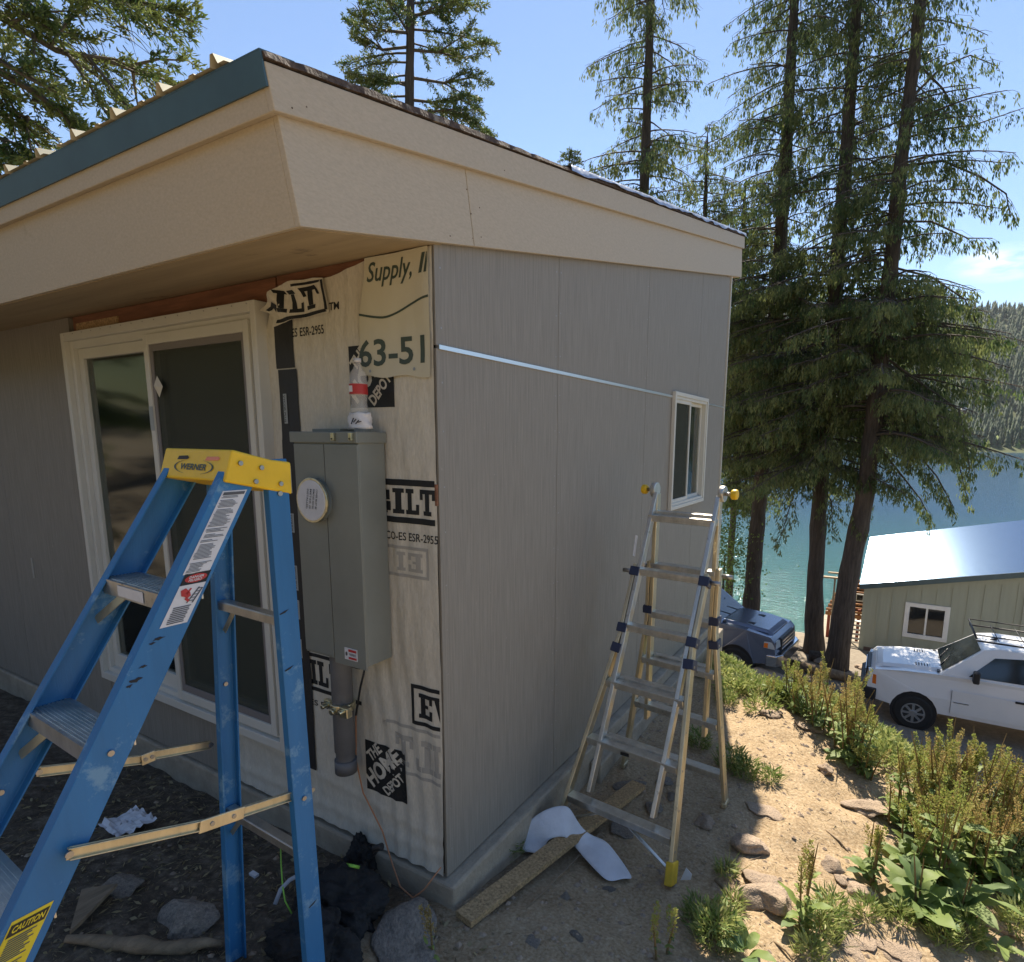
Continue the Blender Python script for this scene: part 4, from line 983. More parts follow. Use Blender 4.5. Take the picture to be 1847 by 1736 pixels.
# ------------------------------------------------------------------ rocks
def rock_mesh(name, seed, sub=4, flat=.7, rough=.28):
    bm = bmesh.new(); bmesh.ops.create_icosphere(bm, subdivisions=sub, radius=1)
    rr = random.Random(seed * 7 + 1); pl = [(Vector((rr.gauss(0, 1), rr.gauss(0, 1), rr.gauss(0, 1))).normalized(), rr.uniform(.55, .9)) for _ in range(11)]
    for v in bm.verts:
        for pn, pd in pl:
            e_ = v.co.dot(pn) - pd
            if e_ > 0: v.co -= pn * e_ * .92
        c = v.co.copy(); k = 1 + rough * mnoise.noise(c * 1.1 + Vector((seed * 7.1, 0, 0))) * 1.6 + .10 * mnoise.noise(c * 3.2 + Vector((seed, 5, 0))) + .03 * mnoise.noise(c * 9)
        v.co = Vector((c.x * k, c.y * k, c.z * k * flat))
    me = bpy.data.meshes.new(name); bm.to_mesh(me); bm.free(); me.materials.append(MATS['rock'])
    me.polygons.foreach_set('use_smooth', [True] * len(me.polygons)); return me
ROCKS = [rock_mesh('rock', s, 4, .5 + .12 * (s % 3), .22 + .08 * (s % 4)) for s in range(6)]
SLABS = [rock_mesh('flat_rock', s + 20, 4, .22, .5) for s in range(2)]
def put_rock(px, py, wpx, label, k=0, name='rock', dark=False, squash=(1, 1, 1), rz=0, sink=.25, meshes=None, group=None):
    p = ground_at(px, py); D = np.linalg.norm((p - EYE)); r = wpx / 2 / FL * D * (.80 if px > 1000 else 1.0)
    me = (meshes or ROCKS)[k % len(meshes or ROCKS)]
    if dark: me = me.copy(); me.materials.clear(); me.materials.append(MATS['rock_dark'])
    o = bpy.data.objects.new(name, me); COL.objects.link(o); o.location = (p[0], p[1], p[2] + r * me_h(me) * squash[2] * (1 - 2 * sink)); o.scale = (r * squash[0], r * squash[1], r * squash[2]); o.rotation_euler = (0, 0, rz)
    return tag(o, label, 'rock', group)
def me_h(me): return max(v.co.z for v in me.vertices)
put_rock(1352, 1535, 68, 'rounded tan boulder on the shadow edge right of the ladder', 0, 'boulder', rz=.5, sink=.15)
put_rock(1272, 1490, 40, 'small round stone in shade right of the ladder foot', 4, rz=1.5)
put_rock(1385, 1625, 90, 'largest pale stone beside the single tall weed', 1, 'boulder', rz=1)
put_rock(1352, 1618, 34, 'small round brown stone left of the pale stone by the single weed', 2)
put_rock(1378, 1592, 60, 'flat grey stone behind the pale stone by the single weed', 3, 'flat_rock', squash=(1.2, .8, .7))
put_rock(1362, 1634, 18, 'tiny pebble in front of the small round brown stone', 5)
put_rock(1502, 1568, 42, 'pale angular stone left of the big-leaf clump', 4, rz=2)
put_rock(1545, 1608, 62, 'brown blocky stone under the big-leaf clump', 1, squash=(1.1, .8, .8))
put_rock(1525, 1592, 36, 'dark stone between two stones left of the big-leaf clump', 3)
put_rock(1565, 1462, 66, 'wide flat pale rock at the upper edge of the dirt', 2, 'flat_rock', squash=(1.2, .8, .4), rz=.5)
put_rock(1600, 1470, 26, 'small pale stone right of the wide flat pale rock', 0)
put_rock(1380, 1462, 52, 'flat tan rock half buried at the edge of the house shadow', 3, 'flat_rock', squash=(1.2, .9, .35), sink=.35)
put_rock(1530, 1710, 62, 'long flat stone split in two near the bottom edge', 5, 'flat_rock', squash=(.7, 1.3, .35), rz=.6)
put_rock(1556, 1700, 46, 'flat tan stone right of the split stone near the bottom edge', 4, 'flat_rock', squash=(.8, 1.1, .35), rz=.4)
put_rock(1622, 1722, 60, 'broad flat stone flush with dirt at the bottom edge', 2, 'flat_rock', squash=(1.3, .9, .3), sink=.4)
put_rock(1700, 1640, 30, 'brownish stone under the right side of the weed clump', 1)
put_rock(1792, 1672, 40, 'pale stone at the lower right below the weeds', 0)
put_rock(1460, 1312, 40, 'small flat stone near the crest of the dirt mound', 3, squash=(1.2, .9, .5))
put_rock(1392, 1290, 40, 'tan flat stone on the crest of the dirt mound', 5, squash=(1.3, .9, .45))
put_rock(1490, 1395, 30, 'small stone below the mid-slope leafy weed', 2)
put_rock(1385, 1236, 84, 'large tan boulder behind the crest in front of the grey truck', 0, 'boulder', squash=(1.3, .8, .8), sink=.05)
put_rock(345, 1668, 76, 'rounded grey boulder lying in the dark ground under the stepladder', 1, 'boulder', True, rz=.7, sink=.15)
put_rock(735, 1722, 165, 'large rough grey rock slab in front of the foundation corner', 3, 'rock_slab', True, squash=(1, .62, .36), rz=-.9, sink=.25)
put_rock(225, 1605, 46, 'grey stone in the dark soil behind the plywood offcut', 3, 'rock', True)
put_rock(1390, 1225, 30, 'small stone beside the large tan boulder at the crest', 4)
SHST = ['just right of the board and white sheet', 'near the far end of the board', 'under the lowest ladder rung', 'between the board end and the yellow foot', 'behind the ladder by the footing', 'below the middle of the board', 'at the bottom edge left of the sun patch', 'left of the yellow ladder foot', 'beside the far ladder foot', 'at the bottom edge right of the rock slab']
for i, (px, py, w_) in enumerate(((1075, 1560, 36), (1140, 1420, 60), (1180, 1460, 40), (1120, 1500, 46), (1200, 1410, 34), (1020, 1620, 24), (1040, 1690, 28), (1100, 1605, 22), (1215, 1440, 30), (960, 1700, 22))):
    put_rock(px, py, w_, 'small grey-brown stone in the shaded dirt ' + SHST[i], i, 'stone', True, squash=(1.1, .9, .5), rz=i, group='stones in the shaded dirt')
# pebbles and clods
PB = MB()
ico = [Vector(v) for v in ((0, 0, 1), (.9, 0, .1), (.28, .85, -.1), (-.73, .52, .1), (-.73, -.52, -.1), (.28, -.85, .1), (0, 0, -1))]
icf = [(0, 1, 2), (0, 2, 3), (0, 3, 4), (0, 4, 5), (0, 5, 1), (6, 2, 1), (6, 3, 2), (6, 4, 3), (6, 5, 4), (6, 1, 5)]
def scatter_xy(n_, x0, x1, y0, y1):
    P_ = np.stack([rng.uniform(x0, x1, n_), rng.uniform(y0, y1, n_)], 1); ok = ~((P_[:, 0] < .07) & (P_[:, 1] > -.04)); return P_[ok]
Pp = np.concatenate([scatter_xy(4200, -1.8, 3.4, -1.5, 3.4), scatter_xy(3600, .1, 2.6, -.8, 2.8)]); H_ = height(Pp[:, 0], Pp[:, 1])
vs, fs = [], []
for (x, y), z in zip(Pp, H_):
    r = .0032 + .016 * random.random() ** 5; a = random.random() * 6; k = len(vs)
    for v in ico: vs.append((x + r * (v.x * math.cos(a) - v.y * math.sin(a)) * random.uniform(.8, 1.4), y + r * (v.x * math.sin(a) + v.y * math.cos(a)), z + r * .6 * v.z))
    fs += [tuple(i + k for i in f) for f in icf]
tag(MB().add(vs, fs).build('pebbles', 'rock'), 'small pebbles and clods scattered over the dirt', kind='stuff')

# ------------------------------------------------------------------ leaf tools
def cards(P, D, N, L, Wd_):
    """kite shaped leaves: P base, D direction, N side vector"""
    n_ = len(P); V = np.empty((n_, 4, 3)); L = L[:, None]; Wd_ = Wd_[:, None]
    V[:, 0] = P; V[:, 1] = P + D * L * .45 + N * Wd_ * .5; V[:, 2] = P + D * L; V[:, 3] = P + D * L * .45 - N * Wd_ * .5
    return V.reshape(-1, 3), np.arange(n_ * 4).reshape(-1, 4)
def unit(a): return a / (np.linalg.norm(a, axis=1, keepdims=True) + 1e-9)
def leafobj(name, P, D, L, Wd_, m_, parent=None, tint=None, local=False):
    P = np.asarray(P); D = unit(np.asarray(D)); n_ = len(P)
    rv = rng.normal(size=(n_, 3)); N = unit(np.cross(D, rv)); V, F = cards(P, D, N, np.asarray(L), np.asarray(Wd_))
    t = rng.random(n_) if tint is None else np.asarray(tint); return mesh_np(name, V, F, m_, parent, np.repeat(t, 4), local=local)

# ------------------------------------------------------------------ conifers
def tree(name, label, path, rad, branches, style, leafm, group=None, base=None, seedn=1, bark_n=14):
    """path: trunk points bottom to top; branches: list of polylines (points, thickness)"""
    base = path[0] if base is None else base
    T = thing(name, tuple(base), label, 'tree', group)
    # trunk with rough bark outline
    pts = []; rr = []
    for i in range(len(path) - 1):
        for j in range(6):
            t = j / 6; pts.append(np.array(path[i]) * (1 - t) + np.array(path[i + 1]) * t); rr.append(rad[i] * (1 - t) + rad[i + 1] * t)
    pts.append(np.array(path[-1])); rr.append(rad[-1])
    q = MB(); q.tube(pts, [r * (1 + .05 * math.sin(i * 2.1)) for i, r in enumerate(rr)], bark_n)
    q.v = [(x + .03 * mnoise.noise((x * 6, y * 6, z * 1.5)), y + .03 * mnoise.noise((x * 6 + 9, y * 6, z * 1.5)), z) for x, y, z in q.v]
    q.build('trunk', 'bark', T)
    lim = MB(); P, D, L, Wt, TT = [], [], [], [], []
    for pts_, th in branches:
        n_ = len(pts_); lim.tube(pts_, [th * (1 - .85 * i / (n_ - 1)) + .004 for i in range(n_)], 4, cap=False)
        pa = np.array([tuple(p) for p in pts_]); seg = np.linalg.norm(np.diff(pa, axis=0), axis=1); tot = seg.sum()
        ax_ = unit((pa[-1] - pa[0])[None])[0]; side = np.cross(ax_, (0, 0, 1.0)); side /= (np.linalg.norm(side) + 1e-9)
        dz_ = float(np.interp(pa[0][2], [4.5, 7.0], [1.1, .78])) if style == 'cedar' else 1.0
        ntw = max(3, int(tot * (8 * dz_ if style == 'cedar' else 9)))
        for k in range(ntw):
            f = .12 + .88 * (k + random.random()) / ntw; x_ = f * (n_ - 1); i0 = min(int(x_), n_ - 2); p0 = pa[i0] + (pa[i0 + 1] - pa[i0]) * (x_ - i0)
            tl = min(.75, .22 + .42 * tot * (1 - f) * random.uniform(.4, 1)) if style == 'cedar' else min(.7, .15 + .36 * tot * (1 - f) * random.uniform(.4, 1.1))
            sg = 1 if k % 2 else -1; d_ = ax_ * random.uniform(.5, .9) + side * sg * random.uniform(.4, .9) + np.array([0, 0, random.uniform(-.35, .1)])
            d_ /= np.linalg.norm(d_); p1 = p0 + d_ * tl * .5 + np.array([0, 0, -.04 * tl]); p2 = p0 + d_ * tl + np.array([0, 0, -.30 * tl if style == 'cedar' else -.12 * tl])
            lim.tube([p0, p1, p2], [.006, .004, .002], 3, cap=False)
            if style == 'cedar':
                if random.random() < .16: continue
                nc = max(2, int(tl * 8))
                for c_ in range(nc):
                    g_ = (c_ + random.random()) / nc; cpt = p0 * (1 - g_) + p2 * g_; m_ = random.randint(8, 13); hl = random.uniform(.10, .30)
                    w_ = rng.random(m_); off = np.stack([rng.normal(0, .030, m_), rng.normal(0, .030, m_), -w_ * hl], 1)
                    P.append(cpt + off); D.append(np.array([0, 0, -1.0]) + rng.normal(0, .28, (m_, 3)) + d_ * .18); L.append(rng.uniform(.07, .15, m_)); Wt.append(rng.uniform(.018, .040, m_)); TT.append(np.full(m_, random.random()) + rng.normal(0, .1, m_))
            else:
                if random.random() < .10: continue
                m_ = int(22 + tl * (170 if path[0][0] < -6.0 else 110)); w_ = rng.random(m_); 
                cp = (p0[None] * (1 - w_[:, None]) + p2[None] * w_[:, None]) + rng.normal(0, .02, (m_, 3))
                P.append(cp); D.append(d_[None] * .9 + rng.normal(0, .62, (m_, 3)) + np.array([0, 0, .1])); L.append(rng.uniform(.04, .095, m_)); Wt.append(rng.uniform(.013, .027, m_)); TT.append(np.full(m_, random.random()) + rng.normal(0, .12, m_))
    lim.build('limbs', 'twig', T)['kind'] = 'stuff'
    if P:
        cr = leafobj('crown', np.concatenate(P), np.concatenate(D), np.concatenate(L), np.concatenate(Wt), leafm, T, np.concatenate(TT)); cr['kind'] = 'stuff'
    return T
def auto_branches(path, rad, z0, z1, Lf, per_m, droop=.35, rise=.15, azw=None, seedn=0):
    rnd = random.Random(seedn); out = []; pa = np.array([tuple(p) for p in path]); zz = pa[:, 2]
    z = z0
    while z < z1:
        p0 = np.array([np.interp(z, zz, pa[:, 0]), np.interp(z, zz, pa[:, 1]), z]); r0_ = np.interp(z, zz, rad)
        a = rnd.uniform(0, 6.283); L_ = Lf(z, a) * rnd.uniform(.6, 1.12)
        d = np.array([math.cos(a), math.sin(a), rise * rnd.uniform(.2, 1.4)]); pts = [p0]; n_ = 6
        for i in range(n_):
            f = (i + 1) / n_; dd = d + np.array([0, 0, -droop * f * 1.6 + (.25 * max(0, f - .75) * 4 * droop)]); pts.append(pts[-1] + dd * L_ / n_ + np.array([rnd.uniform(-.03, .03), rnd.uniform(-.03, .03), 0]))
        out.append((pts, .008 + .008 * L_)); z += 1 / per_m(z) * rnd.uniform(.6, 1.4)
    return out
def trunkpath(pl, D): return [dep(x, y, D) for x, y in pl]
def cedar(pl, D, wpx, label, Lf, per_m, zlo, extra=(), sd_=1, ground=True):
    path = trunkpath(pl, D); g_ = h1(path[0][0], path[0][1]); 
    if ground: path[0] = np.array([path[0][0], path[0][1], g_ - .25])
    rad = [w * D / FL / 2 * .80 for w in wpx]
    br = auto_branches(path, rad, zlo, path[-1][2], Lf, per_m, seedn=sd_) + list(extra)
    return tree('cedar_tree', label, path, rad, br, 'cedar', 'cedar_leaf', 'tall conifers standing along the shore', seedn=sd_)
def pz_at(y_px, D): return dep(1400, y_px, D)[2]
# right-hand drooping limbs of the rightmost tree, measured on its own plane
D4 = 16.5; D3 = 17.5; D2 = 19.0; D1 = 21.0
def limb(pts, D, jit=.6, th=.026):
    n_ = len(pts); return ([dep(x, y, D + jit * (i / max(1, n_ - 1))) for i, (x, y) in enumerate(pts)], th)
ex4 = [limb([(1630, 250), (1690, 235), (1760, 225), (1847, 195)], D4, .3), limb([(1625, 300), (1700, 290), (1770, 320), (1815, 350), (1822, 390)], D4, -.6),
       limb([(1650, 110), (1700, 160), (1730, 210), (1745, 250)], D4, .5), limb([(1600, 400), (1680, 400), (1745, 430), (1790, 430)], D4, -.3),
       limb([(1600, 560), (1680, 580), (1750, 600), (1780, 700)], D4, .8), limb([(1590, 640), (1660, 690), (1730, 740), (1750, 850)], D4, -.8), limb([(1585, 700), (1650, 740), (1720, 800), (1745, 900)], D4, .6),
       limb([(1600, 480), (1680, 500), (1740, 540), (1770, 600)], D4, 0.2), limb([(1590, 740), (1640, 800), (1690, 860), (1720, 915)], D4, -.2), limb([(1580, 800), (1620, 850), (1660, 900), (1680, 940)], D4, .4),
       limb([(1640, 180), (1700, 120), (1750, 100), (1800, 120)], D4, .3)]
cedar([(1505, 1225), (1527, 1060), (1560, 900), (1578, 750), (1592, 600), (1610, 450), (1625, 300), (1645, 140), (1660, 0), (1682, -220)], D4, (50, 38, 34, 32, 29, 26, 23, 20, 18, 12),
      'rightmost big cedar, its thick trunk leaning right beside the green house', lambda z, a: (2.9 if z < 5 else 2.0 if z < 9 else 1.5), lambda z: 18 if z < 5.5 else 12, 1.9, ex4, 4)
ex3 = [limb([(1475, 820), (1440, 860), (1420, 930), (1405, 980)], D3, -.8), limb([(1480, 800), (1520, 850), (1550, 900), (1555, 950)], D3, -1.2), limb([(1478, 870), (1500, 905), (1502, 960)], D3, -.6), limb([(1480, 780), (1440, 820), (1390, 850)], D3, -1)]
cedar([(1466, 1205), (1470, 1050), (1479, 900), (1490, 750), (1502, 600), (1512, 450), (1525, 300), (1536, 140), (1546, 0), (1560, -220)], D3, (44, 32, 29, 28, 27, 25, 23, 20, 18, 12),
      'second cedar from the right, straight dark trunk in front of the concrete terrace', lambda z, a: (2.4 if z < 6 else 1.9), lambda z: 19 if z < 6 else 12, .9, ex3, 3)
cedar([(1352, 1150), (1358, 1040), (1370, 900), (1384, 750), (1397, 600), (1407, 450), (1417, 300), (1425, 140), (1433, 0), (1445, -220)], D2, (42, 33, 30, 29, 28, 26, 23, 20, 17, 12),
      'third cedar from the right, trunk rising behind the grey truck', lambda z, a: (2.5 if z < 7 else 2.0), lambda z: 19 if z < 7 else 12, 1.2, (), 2)
cedar([(1313, 1120), (1318, 1000), (1328, 850), (1336, 700), (1340, 560), (1342, 420), (1344, 330)], D1, (18, 14, 13, 12, 10, 7, 4),
      'slender dark cedar just right of the house corner', lambda z, a: (1.9 if z < 6 else 1.2), lambda z: 17, -.2, (), 1)
cedar([(1150, 1000), (1158, 500), (1163, 330), (1168, 180), (1174, 0), (1180, -150)], 17.0, (26, 22, 19, 17, 15, 10),
      'cedar rising behind the middle of the roof', lambda z, a: (2.0 if z < 9.5 else 1.45), lambda z: 12, 5.0, (), 8, True)
cedar([(1264, 900), (1270, 420), (1274, 320), (1277, 225)], 21.0, (12, 9, 6, 1.2),
      'thin young cedar between the roof and the tall shore trees', lambda z, a: .25 + .28 * max(0, 13.2 - z), lambda z: 13, 5.5, (), 9, True)
# tall fir behind the roof ridge
DF = 13.0; fp = [(742, 900), (738, 300), (738, 205), (739, 100), (741, 0), (742, -180)]
fpath = trunkpath(fp, DF); fpath[0] = np.array([fpath[0][0], fpath[0][1], h1(fpath[0][0], fpath[0][1]) - .2]); frad = [w * DF / FL / 2 for w in (22, 16, 14, 12, 11, 7)]
fb = auto_branches(fpath, frad, 5.6, fpath[-1][2], lambda z, a: 1.5, lambda z: 6.0, .25, .2, seedn=31)
for pts in ([(740, 205), (800, 200), (850, 215), (878, 245)], [(738, 140), (800, 150), (850, 140), (880, 150)], [(738, 90), (790, 95), (840, 85), (882, 70)], [(738, 150), (690, 150), (650, 140), (628, 165)],
            [(738, 85), (690, 90), (650, 60), (625, 30)], [(738, 180), (780, 185), (830, 180), (872, 200)], [(738, 60), (690, 55), (660, 40), (640, 10)], [(740, 30), (790, 20), (820, 5), (850, -20)], [(738, 215), (700, 185), (670, 175), (640, 180)], [(740, 240), (800, 245), (850, 250), (880, 262)], [(742, 290), (820, 262), (870, 270), (905, 262)]):
    fb.append(limb(pts, DF, random.uniform(-.5, .5), .03)); 
    x1_, y1_ = pts[-1]; x0_, y0_ = pts[1]; fb.append(limb([(x0_, y0_), ((x0_ + x1_) / 2, (y0_ + y1_) / 2 + 22), (x1_ - (x1_ - x0_) * .2, y1_ + 26)], DF, .5, .014)); fb.append(limb([(x0_, y0_), ((x0_ + x1_) / 2, (y0_ + y1_) / 2 - 18), (x1_ - (x1_ - x0_) * .3, y1_ - 24)], DF, -.5, .014))
tree('fir_tree', 'fir with a dark bare trunk and twisted limbs rising behind the roof', fpath, frad, fb, 'fir', 'fir_leaf')
# small sprigs further along the roof edge
for (px, py, lab) in ((895, 300, 'tip of a young fir peeking over the roof just right of the big fir'), (1027, 318, 'tiny fir tip peeking over the roof left of the cedar')):
    pp = [(px, py + 500), (px, py + 30), (px, py - 45 + 5)]; pt_ = trunkpath(pp, 15); pt_[0] = np.array([pt_[0][0], pt_[0][1], h1(pt_[0][0], pt_[0][1])]); rd = [.06, .02, .008]
    tree('fir_tree', lab, pt_, rd, auto_branches(pt_, rd, pt_[1][2] - 1.2, pt_[2][2], lambda z, a, t_=pt_[2][2]: .12 + .35 * (t_ - z), lambda z: 22, .1, .3, seedn=int(px)), 'fir', 'fir_leaf')
# near fir at upper left: trunk out of frame, limbs reach in
DL = 8.0
lp = trunkpath([(-330, 900), (-330, 330), (-325, 60), (-320, -300)], DL); lp[0] = np.array([lp[0][0], lp[0][1], h1(lp[0][0], lp[0][1]) - .2])
lb_ = []
def near(pts, j=.0, th=.03):
    lb_.append(limb(pts, DL, j, th))
near([(-325, 20), (-100, 20), (0, 30), (100, 90), (210, 115), (285, 140), (335, 165)], .6, .05)
near([(-325, -40), (-60, -40), (120, -30), (230, 0), (300, 15), (350, 40)], -.5, .05)
near([(-325, -80), (-100, -60), (50, -30), (170, -10), (290, -8)], .2, .04)
near([(-325, 120), (-100, 110), (0, 130), (60, 165), (115, 205), (140, 250)], -.4, .05)
near([(-325, 160), (-120, 170), (-20, 190), (50, 240), (100, 300)], .5, .04)
near([(-325, 220), (-130, 215), (-30, 250), (40, 290), (75, 330)], .1, .04)
near([(-325, 200), (-100, 140), (0, 110), (70, 150), (110, 170)], -.9, .04)
near([(-325, 300), (-100, 260), (-20, 290), (20, 340)], .3, .04)
for (a, b_2) in (((110, 92), (230, 190)), ((160, 105), (260, 240)), ((90, 85), (160, 10)), ((200, 112), (300, 175)), ((150, 100), (255, 130)), ((240, 130), (250, 200)), ((120, 95), (205, 225)), ((180, -5), (330, 55)), ((60, 60), (60, 130)), ((20, 40), (130, 20)), ((230, 120), (340, 110)),
                 ((40, 150), (125, 190)), ((20, 200), (110, 260)), ((0, 250), (90, 300)), ((40, 130), (110, 140)), ((-20, 230), (60, 330)), ((60, 180), (150, 230)), ((10, 130), (70, 200)), ((-20, 120), (40, 220)), ((10, 10), (100, 60)), ((0, -20), (80, 30)), ((-20, 300), (50, 310)), ((0, 160), (30, 260)), ((50, 210), (60, 290)), ((20, 280), (70, 320))):
    mx_ = ((a[0] + b_2[0]) / 2 + random.uniform(-6, 6), (a[1] + b_2[1]) / 2 - 8); near([a, mx_, b_2], random.uniform(-.4, .4), .014)
lrad = [.30, .26, .23, .16]
lb_ += auto_branches(lp, lrad, 1.0, lp[-1][2], lambda z, a: 1.5, lambda z: 2.5, .3, .1, seedn=77)
tree('fir_tree', 'near fir at the upper left with limbs hanging over the roof', lp, lrad, lb_, 'fir', 'fir_leaf')
# bare twigs of the near fir
q = MB()
for i in range(26):
    a = (random.uniform(60, 260), random.uniform(-20, 100)); c = (a[0] + random.uniform(20, 110), a[1] + random.uniform(40, 130)); q.tube([dep(a[0], a[1], DL), dep((a[0] + c[0]) / 2, (a[1] + c[1]) / 2 - 10, DL + .1), dep(c[0], c[1], DL + .2)], [.006, .004, .002], 3, cap=False)
rt = [o for o in COL.objects if o.get('label', '').startswith('near fir')][0]; q.build('bare_twigs', 'twig', rt)['kind'] = 'stuff'

# trees uphill behind the camera and left of the house (mirrored in the glass, seen from other positions)
pt_ = [np.array([-12., -3., h1(-12, -3) - .2]), np.array([-12.05, -3., 6.]), np.array([-12., -3.05, 15.])]; rd = [.28, .2, .04]
bt_ = auto_branches(pt_, rd, 1.2, 14.9, lambda z, a: .3 + .20 * (15.2 - z), lambda z: 5.0, .3, .1, seedn=5)
ft = tree('fir_tree', 'dark fir on the uphill bank left of the house', pt_, rd, bt_, 'fir', 'fir_leaf', 'firs on the uphill bank')
UPH = ['far left of the bank', 'straight behind the stepladder', 'farthest back', 'right of the camera position', 'at the right end of the bank', 'left beside the house end', 'second row at left', 'left of the nearest fir', 'nearest the driveway']
for (x, y, s, a) in ((-16, -12, 1.1, 1), (-7, -14, 1.0, 2), (-2, -17, 1.2, 3), (3.5, -14, .95, 4), (9, -16, 1.15, 5), (-22, 0, 1.2, .6), (-11, -20, 1.3, 2.2), (-19, -6, 1.0, 4.4), (15, -12, 1.1, 1.7)):
    c_ = copy_tree(ft); c_['label'] = 'fir on the uphill bank behind the viewer, ' + UPH[[1, 2, 3, 4, 5, .6, 2.2, 4.4, 1.7].index(a)]; c_.location = (x, y, h1(x, y) - .2); c_.rotation_euler = (0, 0, a); c_.scale = (s, s, s)

# ------------------------------------------------------------------ far hill: conifers and shoreline
def cone_trees(xs, ys, hs, ws, tiers, nside, name, m_, label, blob=False):
    zs_ = height(xs, ys); V, F, T_ = [], [], []; k = 0
    for x, y, z, h_, w_ in zip(xs, ys, zs_, hs, ws):
        if z < LAKE - .5: continue
        tt = rng.random(); 
        for ti in range(tiers):
            if blob: z0_, z1_, r_ = z + h_ * (.05 + .28 * ti), z + h_ * (.5 + .25 * ti), w_ * (1 - .22 * ti)
            else: z0_, z1_, r_ = z + h_ * (.08 + .84 * ti / tiers), z + h_ * min(1, (.50 + .9 * ti / tiers)), w_ * (1 - ti / tiers * .82)
            ang = np.arange(nside) / nside * 6.283 + rng.random(); rr_ = r_ * rng.uniform(.7, 1.2, nside)
            for a, r in zip(ang, rr_): V.append((x + r * math.cos(a), y + r * math.sin(a), z0_ + rng.uniform(-.04, .04) * h_))
            V.append((x + rng.normal(0, .02 * h_), y, z1_)); T_ += [tt] * (nside + 1)
            F += [(k + i, k + (i + 1) % nside, k + nside) for i in range(nside)]; k += nside + 1
    return tag(mesh_np(name, np.array(V), np.array(F), m_, None, T_), label, kind='stuff')
n_ = 11500
hy = 805 + 760 * rng.random(n_) ** 1.25; hx = rng.uniform(-700, 560, n_) * (hy / 1100); hh = rng.uniform(13, 27, n_)
cone_trees(hx, hy, hh, hh * rng.uniform(.13, .19, n_), 4, 6, 'forest', 'hill_leaf', 'conifer forest covering the hill across the lake')
n_ = 420; hx = rng.uniform(-420, 320, n_); hy = 790 + 40 * rng.random(n_) + 20; hh = rng.uniform(6, 13, n_)
cone_trees(hx, hy, hh, hh * rng.uniform(.35, .55, n_), 2, 8, 'shoreline_trees', 'shore_leaf', 'pale green leafy trees along the far shore', blob=True)
def far_cabin(px, py, D, w, h_, label, roofm='far_roof'):
    p = dep(px, py, D); z = LAKE + .4 if py > 800 else h1(p[0], p[1]); T_ = thing('far_house', (p[0], p[1], z), label, 'house')
    q = MB(); q.box((p[0] - w / 2, p[1] - 4, z - 2), (p[0] + w / 2, p[1] + 4, z + h_)); q.build('wall', 'far_wood', T_)
    q = MB(); q.prism([(p[0] - w / 2 - 1, p[1] - 5, z + h_), (p[0] + w / 2 + 1, p[1] - 5, z + h_), (p[0] + w / 2 - 1, p[1], z + h_ + 3.2), (p[0] - w / 2 + 2, p[1], z + h_ + 3.2)], (0, .3, .2)); q.build('roof', roofm, T_)
    q = MB(); q.box((p[0] - w * .3, p[1] - 4.1, z + .5), (p[0] + w * .1, p[1] - 4.02, z + 2.3)); q.build('window', 'glass_dark', T_)
far_cabin(1808, 815, 835, 17, 6, 'dark brown boathouse with a pale roof on the far shore')
far_cabin(1722, 783, 900, 20, 6, 'grey house half hidden on the far wooded slope')
far_cabin(1652, 812, 842, 16, 5, 'low pale-roofed cabin on the far shore seen through the cedars')
q = MB(); p = dep(1832, 815, 825); q.box((p[0] - 5, p[1] - 12, LAKE - 1), (p[0] + 22, p[1] + 3, LAKE + .9)); tag(q.build('far_dock', 'fascia_paint'), 'pale dock on the far shore right of the boathouse', 'dock')
q = MB(); q.box((p[0] - 2, p[1] - 8, LAKE + .95), (p[0] + 9, p[1] - 2, LAKE + 2.6)); tag(q.build('moored_boat', 'post_red', None, bevel=.4), 'reddish boat moored at the far dock', 'boat')
vs = []; nn = 160
for i in range(nn + 1):
    x = -700 + 1200 * i / nn; xa = np.array([x]); y = 800 + 40 * float(fbm(xa * .004, xa * 0, 3, 41)[0]); vs += [(x, y - 4, LAKE - .6), (x, y + 5, LAKE + 1.3)]
tag(MB().add(vs, [(2 * i, 2 * i + 2, 2 * i + 3, 2 * i + 1) for i in range(nn)]).build('far_beach', 'fascia_paint'), kind='structure')
#PART5
# ------------------------------------------------------------------ neighbour house (parallel to ours, front wall facing us)
NY = 17.2; NZ = DRV - .15
nl = ony(1553, 1120, NY)[0]; ze = ony(1547, 1052, NY)[2]; zr = ony(1847, 1032, NY); ns = (zr[2] - ze) / (zr[0] - nl)
NX1 = nl + 9.0; yb_ = NY + 9
nh = thing('neighbor_house', (nl, NY, NZ), 'pale green board-and-batten house with a glinting corrugated metal roof', 'house')
def nz(x): return ze + (x - nl) * ns
wA, wB = ony(1635, 1087, NY), ony(1713, 1097, NY); wC = ony(1633, 1147, NY); wx0, wx1, wzt, wzb = wA[0], wB[0], wA[2] + .0, wC[2]
q = MB()
for a, b, z0, z1 in ((nl, wx0 + .05, None, None), (wx1 - .05, NX1, None, None)):
    q.prism([(a, NY, NZ - 1), (b, NY, NZ - 1), (b, NY, nz(b) - .04), (a, NY, nz(a) - .04)], (0, .1, 0))
q.prism([(wx0 + .05, NY, NZ - 1), (wx1 - .05, NY, NZ - 1), (wx1 - .05, NY, wzb + .05), (wx0 + .05, NY, wzb + .05)], (0, .1, 0))
q.prism([(wx0 + .05, NY, wzt - .05), (wx1 - .05, NY, wzt - .05), (wx1 - .05, NY, nz(wx1) - .04), (wx0 + .05, NY, nz(wx0) - .04)], (0, .1, 0))
q.build('wall', 'neighbor_siding', nh)
